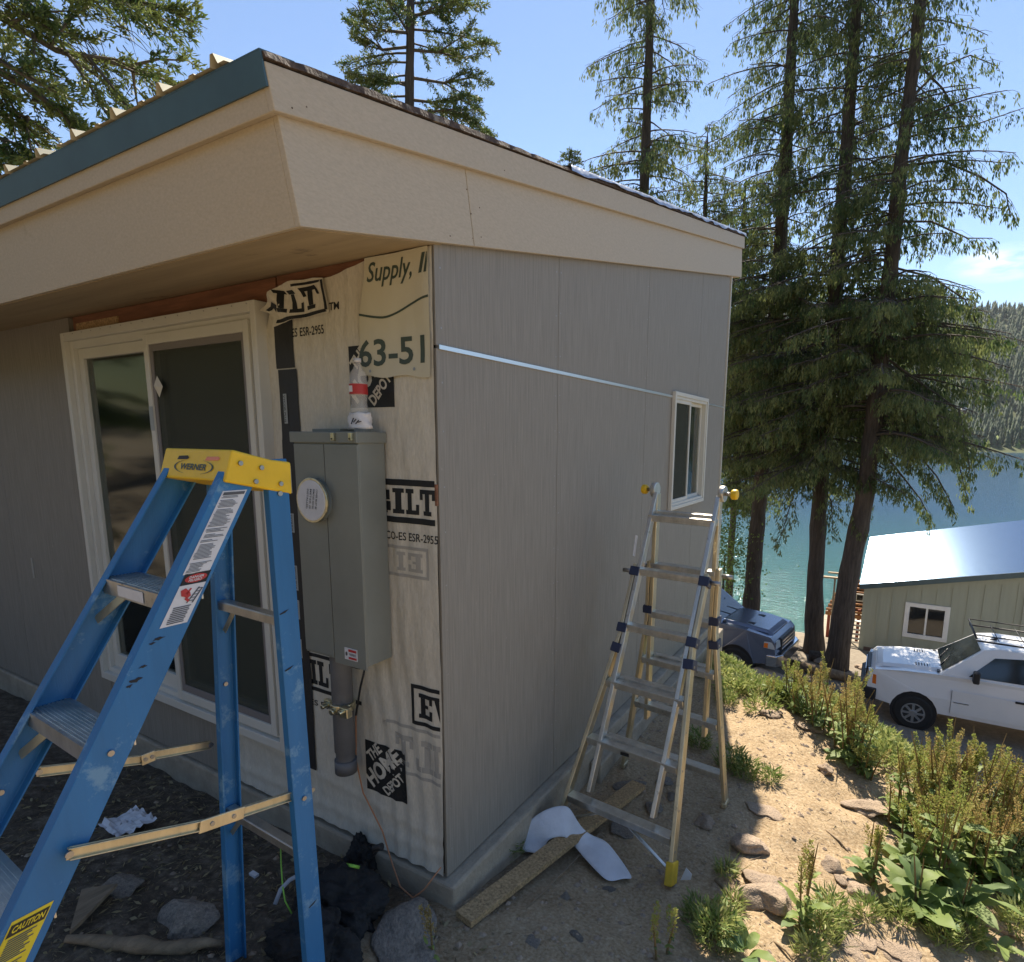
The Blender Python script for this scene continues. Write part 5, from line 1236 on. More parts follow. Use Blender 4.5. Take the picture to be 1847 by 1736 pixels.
q = MB(); q.box((nl, NY + .1, NZ - 1), (nl + .1, yb_, nz(nl) - .05)); q.build('wall', 'neighbor_siding', nh)
q = MB(); q.box((nl - .0, NY - .03, NZ + .02), (nl + .12, NY - .001, nz(nl) - .05)); q.build('corner_trim', 'neighbor_siding', nh)
x = nl + .38
while x < NX1:
    zt_ = nz(x) - .26; segs = [(NZ + .1, zt_)]
    if wx0 - .06 < x < wx1 + .06: segs = [(NZ + .1, wzb - .02), (wzt + .03, zt_)]
    for a, b in segs: q = MB(); q.box((x - .016, NY - .020, a), (x + .016, NY - .001, b)); q.build('batten', 'neighbor_siding', nh)
    x += .345
q = MB(); q.prism([(nl + .12, NY - .024, nz(nl) - .26), (NX1, NY - .024, nz(NX1) - .26), (NX1, NY - .024, nz(NX1) - .05), (nl + .12, NY - .024, nz(nl) - .05)], (0, .022, 0)); q.build('frieze_board', 'neighbor_siding', nh)
q = MB(); ringn = lambda mb, x0, x1, z0, z1, w, y0, y1: ring(mb, x0, x1, z0, z1, w, y0, y1)
ringn(q, wx0 - .02, wx1 + .02, wzb - .02, wzt + .02, .115, NY - .045, NY - .002); wf = q.build('window', 'paint_white', nh, bevel=.004)
xm = (wx0 + wx1) / 2
q = MB(); q.box((xm - .022, NY - .02, wzb + .09), (xm + .022, NY + .05, wzt - .09)); q.build('mullion', 'paint_white', wf)
q = MB(); q.box((wx0 + .09, NY + .02, wzb + .09), (xm - .025, NY + .03, wzt - .09)); q.build('pane', 'glass_dark', wf)
q = MB(); q.box((xm + .025, NY + .012, wzb + .09), (wx1 - .09, NY + .02, wzt - .09)); q.build('pane', 'glass_dark', wf)
dp = ony(1838, 1180, NY)
q = MB(); q.box((dp[0] - .06, NY - .04, NZ), (dp[0] + .06, NY - .026, nz(dp[0]) - .28)); q.build('door_trim', 'neighbor_siding', nh)
q = MB(); q.box((dp[0] + .065, NY - .035, NZ), (dp[0] + 1.0, NY - .025, nz(dp[0]) - .5)); q.build('door_panel', 'cardboard', nh)
q = MB(); q.box((nl + .13, NY - .012, NZ - .4), (NX1, NY - .0005, NZ + .09)); q.build('foundation_skirt', 'far_wood', nh)
# roof: metal sheets, ribs running up the slope (along x)
zb = 0; tb = ony(1555, 972, NY); ryb = onz(1555, 972, ze)[1]
RY0, RY1 = NY - .22, max(NY + 5, min(ryb, NY + 14))
nsheet = int((RY1 - RY0) / .9) + 1
for i in range(nsheet):
    y0 = RY0 + i * .9; vs = []; prf = []
    for j in range(73): prf.append((y0 + .9 * j / 72, .010 + .0100 * math.sin(j / 12 * 6.2832)))
    for X_ in (nl - .12, NX1):
        for y, k in prf: vs.append((X_, y, nz(X_) + .03 + k))
    m_ = len(prf); MB().add(vs, [(k, k + 1, m_ + k + 1, m_ + k) for k in range(m_ - 1)], True).build('metal_roof_sheet', 'neighbor_roof', nh)
q = MB(); q.prism([(nl - .12, RY0 - .02, nz(nl - .12) - .10), (NX1, RY0 - .02, nz(NX1) - .10), (NX1, RY0 - .02, nz(NX1) + .045), (nl - .12, RY0 - .02, nz(nl - .12) + .045)], (0, .018, 0)); q.build('rake_trim', 'drip_teal', nh)
# log porch roof, posts, stairs beside it
PY = 19.5
lc = thing('log_porch', tuple(ony(1520, 1170, PY)), 'small red-brown porch with split-log roof rows and posts by the lake', 'porch')
pr0 = [ony(x, y, PY) for x, y in ((1516, 1055), (1490, 1098))]
rows = 9
for i in range(rows):
    f = i / (rows - 1); xl = pr0[0][0] * (1 - f) + pr0[1][0] * f; z = pr0[0][2] * (1 - f) + pr0[1][2] * f; yy = PY + .9 * (1 - f)
    q = MB(); q.tube([(xl, yy, z), (nl + .35, yy, z)], .042, 8); q.build('log', 'log_brown', lc)
q = MB(); q.prism([(pr0[0][0] - .0, PY + .95, pr0[0][2] + .0), (nl + .3, PY + .95, pr0[0][2]), (nl + .3, PY + .06, pr0[1][2] - .03), (pr0[1][0], PY + .06, pr0[1][2] - .03)], (0, .04, -.04)); q.build('roof_boards', 'far_wood', lc)
for px in (1496, 1505, 1550):
    a = ony(px, 1100, PY); q = MB(); q.box((a[0] - .045, PY, TZ), (a[0] + .045, PY + .09, a[2])); q.build('post', 'post_red', lc, bevel=.005)
q = MB(); a = ony(1495, 1104, PY); q.box((a[0] - .1, PY - .03, a[2] - .1), (nl + .3, PY + .06, a[2] + .02)); q.build('beam', 'log_brown', lc, bevel=.005)
a = ony(1551, 1078, 18.9); q = MB(); ring(q, a[0] - .12, a[0] + .12, a[2] - .12, a[2] + .12, .035, 18.85, 18.88); pw = q.build('window', 'paint_white', lc)
q = MB(); q.box((a[0] - .085, 18.87, a[2] - .085), (a[0] + .085, 18.875, a[2] + .085)); q.build('pane', 'glass_dark', pw)
st = thing('outdoor_stair', tuple(ony(1540, 1190, 18)), 'narrow white stair with open treads between the log porch and green house', 'stairs')
s0, s1 = ony(1547, 1118, 18.6), ony(1533, 1196, 17.9)
for dx in (-.10, .16):
    q = MB(); q.bar(s0 + np.array([dx, 0, 0]), s1 + np.array([dx, 0, 0]), .045, .12, (0, 1, 0)); q.build('stringer', 'paint_white', st)
for i in range(10): f = (i + .5) / 10; p = s0 * (1 - f) + s1 * f; q = MB(); q.box((p[0] - .08, p[1] - .05, p[2]), (p[0] + .14, p[1] + .08, p[2] + .025)); q.build('tread', 'paint_white', st)
cr_ = thing('wooden_crate', tuple(ony(1538, 1195, 17.5)), 'pale wooden crate at the foot of the white stair', 'crate'); a = ony(1538, 1190, 17.5)
q = MB(); ring(q, a[0] - .14, a[0] + .14, a[2] - .12, a[2] + .2, .03, 17.45, 17.7); q.build('frame', 'ply', cr_)
for i in range(4): q = MB(); q.box((a[0] - .105, 17.46, a[2] - .08 + i * .07), (a[0] + .105, 17.475, a[2] - .03 + i * .07)); q.build('slat', 'ply', cr_)
q = MB(); a, b = dep(1480, 1040, 20.5), dep(1540, 1046, 20.2); q.bar(a, b, .05, .14, (0, 1, 0)); q.bar(a + np.array([.2, .3, .1]), b + np.array([0, .3, .1]), .04, .1, (0, 1, 0)); 
for t_ in (.45, .95): p = a * (1 - t_) + b * t_; q.tube([(p[0], p[1], p[2]), (p[0], p[1], TZ)], .03, 6)
tag(q.build('boat_rail', 'ply'), 'pale timber beam jutting over the water left of the green house', 'beam')
# roadside logs and stones between trunks and trucks
for i, (pa, pb, r, lab) in enumerate((((1425, 1205), (1560, 1238), .13, 'weathered grey log edging the driveway at the foot of the cedars'), ((1460, 1190), (1510, 1200), .16, 'short mossy log section lying between the two big cedar trunks'))):
    a, b = ground_at(*pa), ground_at(*pb); q = MB(); q.tube([a + np.array([0, 0, .1]), (a + b) / 2 + np.array([0, 0, .12]), b + np.array([0, 0, .1])], [r, r * .95, r * .85], 10); tag(q.build('fallen_log', 'bark' if i else 'wood_old'), lab, 'log')
put_rock(1488, 1200, 36, 'dark boulder wedged beside the rightmost cedar trunk', 1, 'boulder', True, sink=.1)
for i, (px, py, w_) in enumerate(((1400, 1200, 26), (1425, 1180, 30), (1442, 1172, 22), (1412, 1188, 20), (1535, 1215, 20), (1552, 1205, 22))):
    put_rock(px, py, w_, 'small shoreline stone ' + ['nearest the grey truck bumper', 'at the waterline left of the cedars', 'closest to the water', 'between the grey truck and the waterline', 'right of the rightmost trunk', 'nearest the white truck'][i], i, 'stone', i % 2 == 0, squash=(1, 1, .6), group='shoreline stones')

# ------------------------------------------------------------------ trucks
def truck(name, loc, rz, label, paint, rack=False, style=0):
    """local: x from the front bumper backwards, y across (near side = -1), z up; near side faces -y"""
    T_ = thing(name, loc, label, 'truck', rz=rz); Lb = lambda q, nm, m_, par=T_, bev=.01, seg=2: q.build(nm, m_, par, bevel=bev, local=True, seg=seg)
    HW = .98; WR = .39; WX = (.98, 4.55); AR = .47
    def arch(cx_, n_=10): return [(cx_ + AR * math.cos(a), .39 + AR * math.sin(a)) for a in np.linspace(math.pi - .12, .12, n_)]
    low = .48
    prof = [(.05, .62), (.02, .80), (.05, 1.06), (.16, 1.17), (.75, 1.25), (1.50, 1.29), (3.0, 1.31), (5.55, 1.31), (5.60, .9), (5.58, .55)]
    prof += [(WX[1] + AR * .99, low)] + arch(WX[1])[::-1] + [(WX[1] - AR * .99, low), (WX[0] + AR * .99, low)] + arch(WX[0])[::-1] + [(WX[0] - AR * .99, .5), (.10, .55)]
    yw = lambda z: HW - .012 * max(0, .75 - z) * 4 - .28 * max(0, z - 1.02) ** 1.2
    q = MB(); n_ = len(prof); near = [(x, -yw(z), z) for x, z in prof]; far = [(x, yw(z), z) for x, z in prof]
    # narrow the nose in plan
    near = [(x, y + (.13 * max(0, .5 - x) ** 1.0), z) for x, y, z in near]; far = [(x, -y, z) for x, y, z in near]
    q.add(near + far, [tuple(range(n_)), tuple(range(n_, 2 * n_))[::-1]] + [(i, (i + 1) % n_, n_ + (i + 1) % n_, n_ + i) for i in range(n_)]); body = Lb(q, 'body', paint, bev=.025, seg=3)
    # raised hood
    q = MB(); hz = [(.17, 1.165), (.30, 1.225), (.9, 1.275), (1.46, 1.305)]
    q.add([(x, y, z - .02) for x, z in hz for y in (-.70, .70)] + [(x, y, z + .035) for x, z in hz for y in (-.62, .62)], [(8, 9, 11, 10), (10, 11, 13, 12), (12, 13, 15, 14), (0, 8, 10, 2), (2, 10, 12, 4), (4, 12, 14, 6), (1, 3, 11, 9), (3, 5, 13, 11), (5, 7, 15, 13), (0, 1, 9, 8), (6, 14, 15, 7)]); hood = Lb(q, 'hood', paint, bev=.02, seg=3)
    if style == 0:
        q = MB()
        for j in range(7): q.box((.95 + j * .055, -.60, 1.315 + j * .0006), (.975 + j * .055, -.42, 1.325 + j * .0006)); 
        Lb(q, 'hood_vent', 'black_plastic', hood, 0)
        q = MB()
        for j in range(7): q.box((.95 + j * .055, .42, 1.315), (.975 + j * .055, .60, 1.325))
        Lb(q, 'hood_vent', 'black_plastic', hood, 0)
    else:
        for s_ in (-1, 1): q = MB(); q.box((.70, s_ * .42 - .07, 1.293), (.95, s_ * .42 + .07, 1.308)); Lb(q, 'hood_scoop', 'black_plastic', hood, .005)
    # cabin
    cp = [(1.38, 1.28), (2.16, 1.86), (2.45, 1.915), (5.0, 1.90), (5.38, 1.84), (5.52, 1.30)]
    yc = {1.28: .90, 1.30: .91, 1.86: .70, 1.915: .66, 1.90: .66, 1.84: .68}
    near = [(x, -yc[z], z) for x, z in cp]; far = [(x, yc[z], z) for x, z in cp]; n_ = len(cp)
    q = MB(); q.add(near + far, [tuple(range(n_)), tuple(range(n_, 2 * n_))[::-1]] + [(i, (i + 1) % n_, n_ + (i + 1) % n_, n_ + i) for i in range(n_)]); cab = Lb(q, 'cabin', paint, bev=.03, seg=3)
    def side_pt(x, z, s_, d=.008): y = np.interp(z, [1.28, 1.86], [.905, .70]); return (x, s_ * (y + d), z)
    for s_ in (-1, 1):
        for nm, pl in (('side_window', [(1.93, 1.335), (2.36, 1.74), (2.95, 1.80), (2.99, 1.345)]), ('side_window', [(3.10, 1.345), (3.08, 1.80), (3.82, 1.80), (3.92, 1.35)]), ('side_window', [(4.02, 1.35), (3.95, 1.80), (4.98, 1.79), (5.16, 1.36)])):
            q = MB(); q.add([side_pt(x, z, s_) for x, z in pl] + [side_pt(x, z, s_, -.02) for x, z in pl], [(0, 1, 2, 3), (4, 7, 6, 5), (0, 4, 5, 1), (1, 5, 6, 2), (2, 6, 7, 3), (3, 7, 4, 0)]); Lb(q, nm, 'glass_dark', cab, 0)
    wsd = lambda x, z, y, d=.010: (x - d, y, z + d)
    q = MB(); q.add([wsd(1.46, 1.335, -.80), wsd(1.46, 1.335, .80), wsd(2.12, 1.825, .62), wsd(2.12, 1.825, -.62)], [(0, 1, 2, 3)]); Lb(q, 'windshield', 'glass_dark', cab, 0)
    q = MB(); q.box((1.36, -.80, 1.292), (1.47, .80, 1.315)); Lb(q, 'cowl', 'black_plastic', cab, 0)
    for y in (-.45, .1): q = MB(); q.bar((1.42, y, 1.335), (1.62, y + .38, 1.475), .015, .012); Lb(q, 'wiper', 'black_plastic', cab, 0)
    # doors: shut lines and handles
    for s_ in (-1, 1):
        for x0, x1 in ((1.66, 3.03), (3.05, 4.02)):
            q = MB(); yy = HW + .006
            q.prism([(x0, s_ * (HW - .004), .56), (x1, s_ * (HW - .004), .56), (x1, s_ * (HW - .004), 1.03), (x0, s_ * (HW - .004), 1.03)], (0, s_ * .010, 0)); dr = Lb(q, 'door', paint, T_, .006)
            q = MB(); q.box((x1 - .27, s_ * (HW + .012) - .015, .995), (x1 - .06, s_ * (HW + .012) + .015, 1.035)); Lb(q, 'door_handle', 'black_plastic', dr, .008)
            q = MB(); q.box((x0 - .007, s_ * HW - .006, .56), (x0 - .003, s_ * HW + .001, 1.03)); Lb(q, 'shut_line', 'black_plastic', dr, 0)
        q = MB(); q.box((1.70, s_ * (HW + .008) - .006, .78), (1.98, s_ * (HW + .008) + .004, .806)); Lb(q, 'badge', 'chrome', T_, .002)
        q = MB(); q.box((1.98, s_ * 1.05 - .09, 1.27), (2.10, s_ * 1.05 + .09, 1.50)); mi = Lb(q, 'side_mirror', 'black_plastic', T_, .03, 3)
        q = MB(); q.bar((2.04, s_ * .90, 1.33), (2.04, s_ * 1.0, 1.36), .06, .04); Lb(q, 'mirror_arm', 'black_plastic', mi, 0)
        # headlights wrap round the corner
        if style == 0:
            q = MB(); q.prism([(-.01, s_ * .62, .86), (-.01, s_ * .62, 1.12), (.02, s_ * .86, 1.12), (.26, s_ * .955, 1.10), (.22, s_ * .965, .88), (.02, s_ * .88, .86)], (0.0, 0, .004)); 
            q = MB(); q.hexa([(-.015, s_ * .60, .84), (.00, s_ * .875, .84), (.05, s_ * .85, .84), (.05, s_ * .6, .84), (.01, s_ * .60, 1.10), (.03, s_ * .868, 1.10), (.09, s_ * .84, 1.10), (.09, s_ * .6, 1.10)]); hl = Lb(q, 'headlight', 'lens_clear', T_, .012)
            q = MB(); q.hexa([(.04, s_ * .885, .86), (.20, s_ * .957, .86), (.20, s_ * .92, .86), (.06, s_ * .85, .86), (.06, s_ * .878, 1.07), (.19, s_ * .945, 1.05), (.19, s_ * .90, 1.05), (.08, s_ * .84, 1.07)]); Lb(q, 'turn_signal', 'orange_lens', hl, .006)
        else:
            q = MB(); q.hexa([(-.01, s_ * .56, .90), (.04, s_ * .925, .90), (.30, s_ * .968, .92), (.30, s_ * .8, .92), (.02, s_ * .56, 1.07), (.07, s_ * .905, 1.07), (.30, s_ * .957, 1.06), (.30, s_ * .8, 1.06)]); hl = Lb(q, 'headlight', 'lens_clear', T_, .012)
            q = MB(); q.hexa([(.20, s_ * .955, .93), (.29, s_ * .976, .93), (.29, s_ * .9, .93), (.2, s_ * .9, .93), (.20, s_ * .945, 1.04), (.29, s_ * .966, 1.04), (.29, s_ * .9, 1.04), (.2, s_ * .9, 1.04)]); Lb(q, 'turn_signal', 'orange_lens', hl, .004)
    q = MB(); q.box((-.03, -.56, .80), (.06, .56, 1.10)); gr = Lb(q, 'grille', 'black_plastic' , T_, .02)
    for j in range(3): q = MB(); q.box((-.045, -.54, .84 + j * .09), (-.028, .54, .865 + j * .09)); Lb(q, 'grille_bar', 'chrome', gr, .004)
    q = MB(); q.prism([(-.13, -.72, .50), (-.02, -.95, .50), (.22, -.995, .50), (.22, .995, .50), (-.02, .95, .50), (-.13, .72, .50)], (0, 0, .27)); Lb(q, 'bumper', 'chrome' if style else 'black_plastic', T_, .025, 3)
    # wheel arches liners and wheels
    for cx_ in WX:
        for s_ in (-1, 1):
            q = MB(); q.tube([(cx_, s_ * .70, .40), (cx_, s_ * .95, .40)], AR - .01, 24); Lb(q, 'wheel_well', 'black_plastic', T_, 0)
            q = MB(); q.tube([(cx_, s_ * .72, WR), (cx_, s_ * .745, WR), (cx_, s_ * .97, WR), (cx_, s_ * .99, WR)], [WR - .05, WR, WR, WR - .045], 32); ty = Lb(q, 'wheel', 'tyre', T_, 0)
            q = MB(); q.tube([(cx_, s_ * .95, WR), (cx_, s_ * .995, WR)], [.235, .235], 28, cap=False); q.tube([(cx_, s_ * .975, WR), (cx_, s_ * .9755, WR)], [.225, .225], 28); rm = Lb(q, 'rim', 'tyre', ty, 0)
            q = MB()
            for k in range(8): a = k / 8 * 6.283; q.bar((cx_ + .06 * math.cos(a), s_ * .994, WR + .06 * math.sin(a)), (cx_ + .225 * math.cos(a), s_ * .984, WR + .225 * math.sin(a)), .055, .02, (0, 1, 0))
            q.tube([(cx_, s_ * .96, WR), (cx_, s_ * 1.01, WR)], [.085, .07], 16)
            for k in range(24):
                a, b = k / 24 * 6.283, (k + 1) / 24 * 6.283; q.hexa([(cx_ + r * math.cos(t), s_ * y, WR + r * math.sin(t)) for y in (.975, .996) for r, t in ((.205, a), (.238, a), (.238, b), (.205, b))])
            Lb(q, 'spokes', 'zinc' if False else 'chrome', ty, 0)
    if rack:
        rk = MB()
        for s_ in (-1, 1): rk.tube([(2.0, s_ * .66, 2.02), (5.3, s_ * .66, 2.00)], .018, 8); rk.tube([(1.98, s_ * .68, 2.14), (5.3, s_ * .68, 2.12)], .012, 6); rk.tube([(2.02, s_ * .66, 2.06), (1.97, s_ * .68, 2.14)], .012, 6)
        for x in (2.0, 3.3, 4.6, 5.3): rk.tube([(x, -.66, 2.06), (x, .66, 2.06)], .014, 6)
        for x in (3.2, 3.45, 4.7): 
            for s_ in (-1, 1): rk.tube([(x, s_ * .66, 1.90), (x, s_ * .66, 2.07)], .014, 6); rk.tube([(x, s_ * .67, 2.05), (x, s_ * .68, 2.13)], .012, 6)
        rk.tube([(1.98, -.68, 2.14), (1.98, .68, 2.14)], .012, 6)
        for x in np.arange(2.4, 5.2, .45): rk.tube([(x, -.66, 2.065), (x, .66, 2.065)], .009, 5)
        Lb(rk, 'roof_rack', 'black_plastic', T_, 0)
        q = MB(); q.prism([(2.32, -.02, 1.915), (2.46, -.02, 1.922), (2.46, -.02, 1.985)], (0, .04, 0)); Lb(q, 'roof_antenna', 'black_plastic', cab, .004)
    for ch in [c for c in bpy.data.objects if c.parent and rootof(c) == T_ and c.type == 'MESH']:
        if ch.name.split('.')[0] in ('wheel', 'rim', 'spokes', 'wheel_well'): continue
        for v in ch.data.vertices:
            if v.co.z > .55: v.co.z = .55 + (v.co.z - .55) * (1.12 if style == 0 else 1.04)
    T_.scale = (.90, .90, .90) if style == 0 else (.97, .97, 1.0); return T_
TY = 11.9
fx = ony(1564, 1215, TY)[0]
gzt = h1(3, TY)
truck('pickup_truck', (fx, TY + .88, gzt), 0, 'white truck with hood vents and a black roof rack parked below the green house', 'car_white', True, 0)
# grey pickup facing right: rotate half a turn so its nose points to +x
gf = ony(1416, 1190, 12.6)[0]
truck('pickup_truck', (gf - .1, 13.5, h1(-1, 13.5)), math.pi - R(7), 'grey pickup nose-in behind the dirt mound, beyond the house corner', 'car_grey', False, 1)
#PART6
# ------------------------------------------------------------------ loose things on the ground
def gp(px, py, dz=0.0): p = ground_at(px, py); return np.array([p[0], p[1], p[2] + dz])
a, b = gp(836, 1668), gp(1152, 1424); q = MB(); q.bar(a + np.array([0, 0, .022]), b + np.array([0, 0, .03]), .088, .028); tag(q.build('board', 'osb', None, bevel=.002), 'long strand-board offcut lying on dirt from the foundation to the ladder', 'board')
a, b = gp(1085, 1640), gp(1290, 1480)
# white curled scrap of wrap
rows = [((930, 1537, .01), (985, 1545, .015)), ((934, 1508, .07), (982, 1534, .03)), ((955, 1478, .15), (986, 1512, .09)), ((988, 1457, .19), (1018, 1508, .10)), ((1018, 1452, .20), (1024, 1514, .09)), ((1030, 1458, .19), (1028, 1520, .06)),
        ((1046, 1492, .11), (1034, 1524, .05)), ((1070, 1510, .06), (1052, 1546, .035)), ((1092, 1513, .045), (1078, 1574, .03)), ((1118, 1548, .025), (1094, 1589, .02)), ((1145, 1587, .012), (1108, 1590, .012))]
def above(px, py, dz):
    r = ray(px, py); t = np.linspace(.5, 8, 3000); P_ = EYE[None] + r[None] * t[:, None]; g_ = height(P_[:, 0], P_[:, 1]) + dz; return P_[np.argmax(P_[:, 2] < g_)]
vs, fs = [], []
for A_, B_ in rows:
    a, b = above(*A_), above(*B_)
    for j in range(4): f = j / 3; m_ = a * (1 - f) + b * f; vs.append(m_ + np.array([0, 0, .012 * math.sin(f * 3.14)]))
for i in range(len(rows) - 1):
    for j in range(3): k = i * 4 + j; fs.append((k, k + 1, k + 5, k + 4))
o = MB().add(vs, fs, True).build('wrap_scrap', 'paper'); sb = o.modifiers.new('s', 'SUBSURF'); sb.levels = sb.render_levels = 2; sl_ = o.modifiers.new('t', 'SOLIDIFY'); sl_.thickness = .0012
tag(o, 'curled white sheet of wrap lying over the board by the ladder', 'paper')
# crumpled paper among dark soil
vs, fs = [], []; c0 = gp(232, 1495)
for i in range(12):
    for j in range(12): u, v = i / 11 - .5, j / 11 - .5; vs.append((c0[0] + u * .20, c0[1] + v * .17, c0[2] + .03 + .05 * abs(mnoise.noise((u * 5, v * 5, 2))) + .010 * mnoise.noise((u * 13, v * 13, 5))))
for i in range(11):
    for j in range(11): k = i * 12 + j; fs.append((k, k + 1, k + 13, k + 12))
tag(MB().add(vs, fs).build('crumpled_paper', 'paper'), 'crumpled pale paper on the dark soil seen through the stepladder', 'paper')
a, b = gp(150, 1690, .03), gp(215, 1605, .05); q = MB(); q.prism([gp(128, 1700, .03), gp(150, 1625, .04), gp(215, 1618, .05), gp(150, 1680, .03)], (0, 0, .012)); tag(q.build('plywood_offcut', 'wood_old'), 'brown plywood offcut lying at lower left beside the stepladder rail', 'board')
q = MB(); a, b = gp(120, 1708, .02), gp(400, 1722, .03); q.tube([a * (1 - t) + b * t + np.array([0, .015 * math.sin(t * 9), .012 * math.cos(t * 13)]) for t in np.linspace(0, 1, 9)], [.012, .018, .026, .022, .030, .020, .026, .016, .008], 8); tag(q.build('weathered_branch', 'wood_old'), 'weathered grey branch lying across the bottom left corner', 'branch')
p = gp(497, 1697, .015); q = MB(); q.tube([p + np.array([-.028, 0, 0]), p + np.array([-.02, 0, .0]), p + np.array([.02, .01, 0]), p + np.array([.03, .012, 0])], [.004, .012, .012, .005], 10); tag(q.build('red_marker', 'red_plastic'), 'small shiny red plastic piece on the dark soil', 'plastic piece')
# black tool bag with straps 
bc = gp(600, 1640)
bag = thing('tool_bag', tuple(gp(600, 1690)), 'black fabric tool bag with pale and lime straps slumped against the foundation', 'bag')
def blob(cx_, cy_, cz_, rx, ry, rz_, seed, amp=.45, sub=5):
    bm = bmesh.new(); bmesh.ops.create_icosphere(bm, subdivisions=sub, radius=1); q = MB(); bm.verts.ensure_lookup_table(); vs = []
    for v in bm.verts:
        c = v.co; k = 1 + amp * mnoise.noise(c * 1.6 + Vector((seed, 0, 0))) - .34 * abs(mnoise.noise(c * 3.1 + Vector((seed, 3, 0)))) - .16 * abs(mnoise.noise(c * 7 + Vector((seed, 3, 5)))) + .05 * mnoise.noise(c * 14)
        vs.append((cx_ + rx * c.x * k, cy_ + ry * c.y * k, cz_ + rz_ * c.z * k))
    fs = [tuple(v.index for v in f.verts) for f in bm.faces]; bm.free(); return MB().add(vs, fs, True)
b1 = gp(610, 1650); b2 = gp(575, 1720); b3 = gp(680, 1570)
blob(b1[0], b1[1], b1[2] + .06, .20, .14, .12, 1).build('bag_body', 'black_cloth', bag)
blob(b2[0], b2[1] - .02, b2[2] + .05, .17, .13, .10, 5).build('bag_pocket', 'black_cloth', bag)
blob(b3[0] - .03, b3[1] - .06, b3[2] + .10, .07, .06, .10, 9).build('bag_flap', 'black_cloth', bag)
def strap(pts, w, m_, name, z=.10):
    P_ = [above(x, y, z_) for x, y, z_ in pts]; q = MB(); vs = []
    for i, p in enumerate(P_):
        d = P_[min(i + 1, len(P_) - 1)] - P_[max(0, i - 1)]; s_ = np.cross(d, EYE - p); s_ /= np.linalg.norm(s_) + 1e-9; vs += [p - s_ * w / 2, p + s_ * w / 2]
    o = q.add(vs, [(2 * i, 2 * i + 1, 2 * i + 3, 2 * i + 2) for i in range(len(P_) - 1)], True).build(name, m_, bag); s2 = o.modifiers.new('t', 'SOLIDIFY'); s2.thickness = .002
strap([(528, 1520, .12), (535, 1555, .13), (540, 1590, .12), (552, 1620, .10)], .016, 'strap_white', 'strap'); strap([(496, 1632, .05), (506, 1605, .09), (522, 1588, .11), (533, 1582, .12)], .016, 'strap_white', 'strap')
strap([(506, 1520, .10), (507, 1560, .12), (510, 1600, .10), (514, 1625, .06), (526, 1648, .03)], .006, 'strap_lime', 'strap'); strap([(625, 1560, .18), (636, 1562, .19), (648, 1565, .17)], .012, 'strap_lime', 'strap')
p = above(458, 1577, .05); q = MB(); q.box((p[0] - .02, p[1] - .01, p[2] - .006), (p[0] + .02, p[1] + .01, p[2] + .004)); q.build('bag_label', 'label_white', bag)
p = above(683, 1532, .22); q = MB(); q.tube([p + np.array([-.02, -.01, 0]), p + np.array([.02, .0, .02])], [.012, .016], 8); q.tube([p + np.array([-.03, 0, -.04]), p + np.array([-.01, 0, -.01])], .008, 6); q.build('bag_buckle', 'black_plastic', bag, bevel=.002)
# sticks
for i, (pa, pb, r, lab) in enumerate((((1085, 1500), (950, 1640), .004, 'thin bent twig lying beside the strand-board offcut'), ((1290, 1590), (1345, 1650), .008, 'grey stick in the sun right of the ladder foot'), ((1395, 1700), (1430, 1735), .006, 'short stick near the bottom below the single weed'),
        ((1640, 1640), (1700, 1675), .014, 'reddish bark piece in front of the big-leaf clump'), ((1745, 1655), (1840, 1700), .010, 'brown stick at the lower right corner'), ((1300, 1570), (1380, 1545), .006, 'pale twig above the pale stones'), ((1490, 1500), (1530, 1540), .006, 'small twig on the dirt left of the big-leaf clump'))):
    a, b = gp(*pa, r), gp(*pb, r); m_ = (a + b) / 2 + np.array([.01, 0, .006]); q = MB(); q.tube([a, m_, b], [r, r * .9, r * .5], 6); tag(q.build('stick', 'wood_old'), lab, 'stick')
p = above(1236, 1580, .06); q = MB(); q.add([p + np.array(v) for v in ((-.02, 0, -.03), (.025, .0, -.01), (.03, 0, .02), (-.0, .01, .035))], [(0, 1, 2, 3)]); o = q.build('paper_scrap', 'paper'); o.modifiers.new('t', 'SOLIDIFY').thickness = .002; tag(o, 'small white paper scrap caught on the ladder foot', 'paper')
for i, (px, py, lab) in enumerate(((1397, 1645, 'tiny white scrap below the pale stones'), (905, 1590, 'thin pale strip of plastic left of the board'))):
    a = gp(px, py, .008); q = MB(); q.bar(a, a + np.array([.03, -.012, .003]), .012, .003); tag(q.build('plastic_scrap', 'paper'), lab, 'scrap')

# ------------------------------------------------------------------ plants
def leaf_shape(name, L_, W_, seed, droop=.5, curl=.15, m_='dock_leaf', tint=.3, ns=8, nw=4):
    V, F = [], []
    for i in range(ns + 1):
        t = i / ns; w = W_ / 2 * (math.sin(math.pi * min(1, t * .93 + .07)) ** .62) * (1 - .35 * t) * (1.15 if t < .5 else 1)
        if i == ns: w = .002
        for j in range(nw + 1):
            s_ = j / nw * 2 - 1; V.append((L_ * t * math.cos(droop * t * .9), w * s_, L_ * t * (.30 - droop * t * .9) + curl * w * abs(s_) + .06 * W_ * math.sin(t * 13 + seed + s_ * 2) * abs(s_)))
    for i in range(ns):
        for j in range(nw): k = i * (nw + 1) + j; F.append((k, k + 1, k + nw + 2, k + nw + 1))
    me_o = mesh_np(name, np.array(V), np.array(F), m_, None, [tint + .25 * math.sin(seed)] * len(V), smooth=True); me = me_o.data; bpy.data.objects.remove(me_o); return me
LEAVES = [leaf_shape('leaf', 1, .44, s, .35 + .2 * (s % 3), tint=.15 + .14 * s) for s in range(6)]
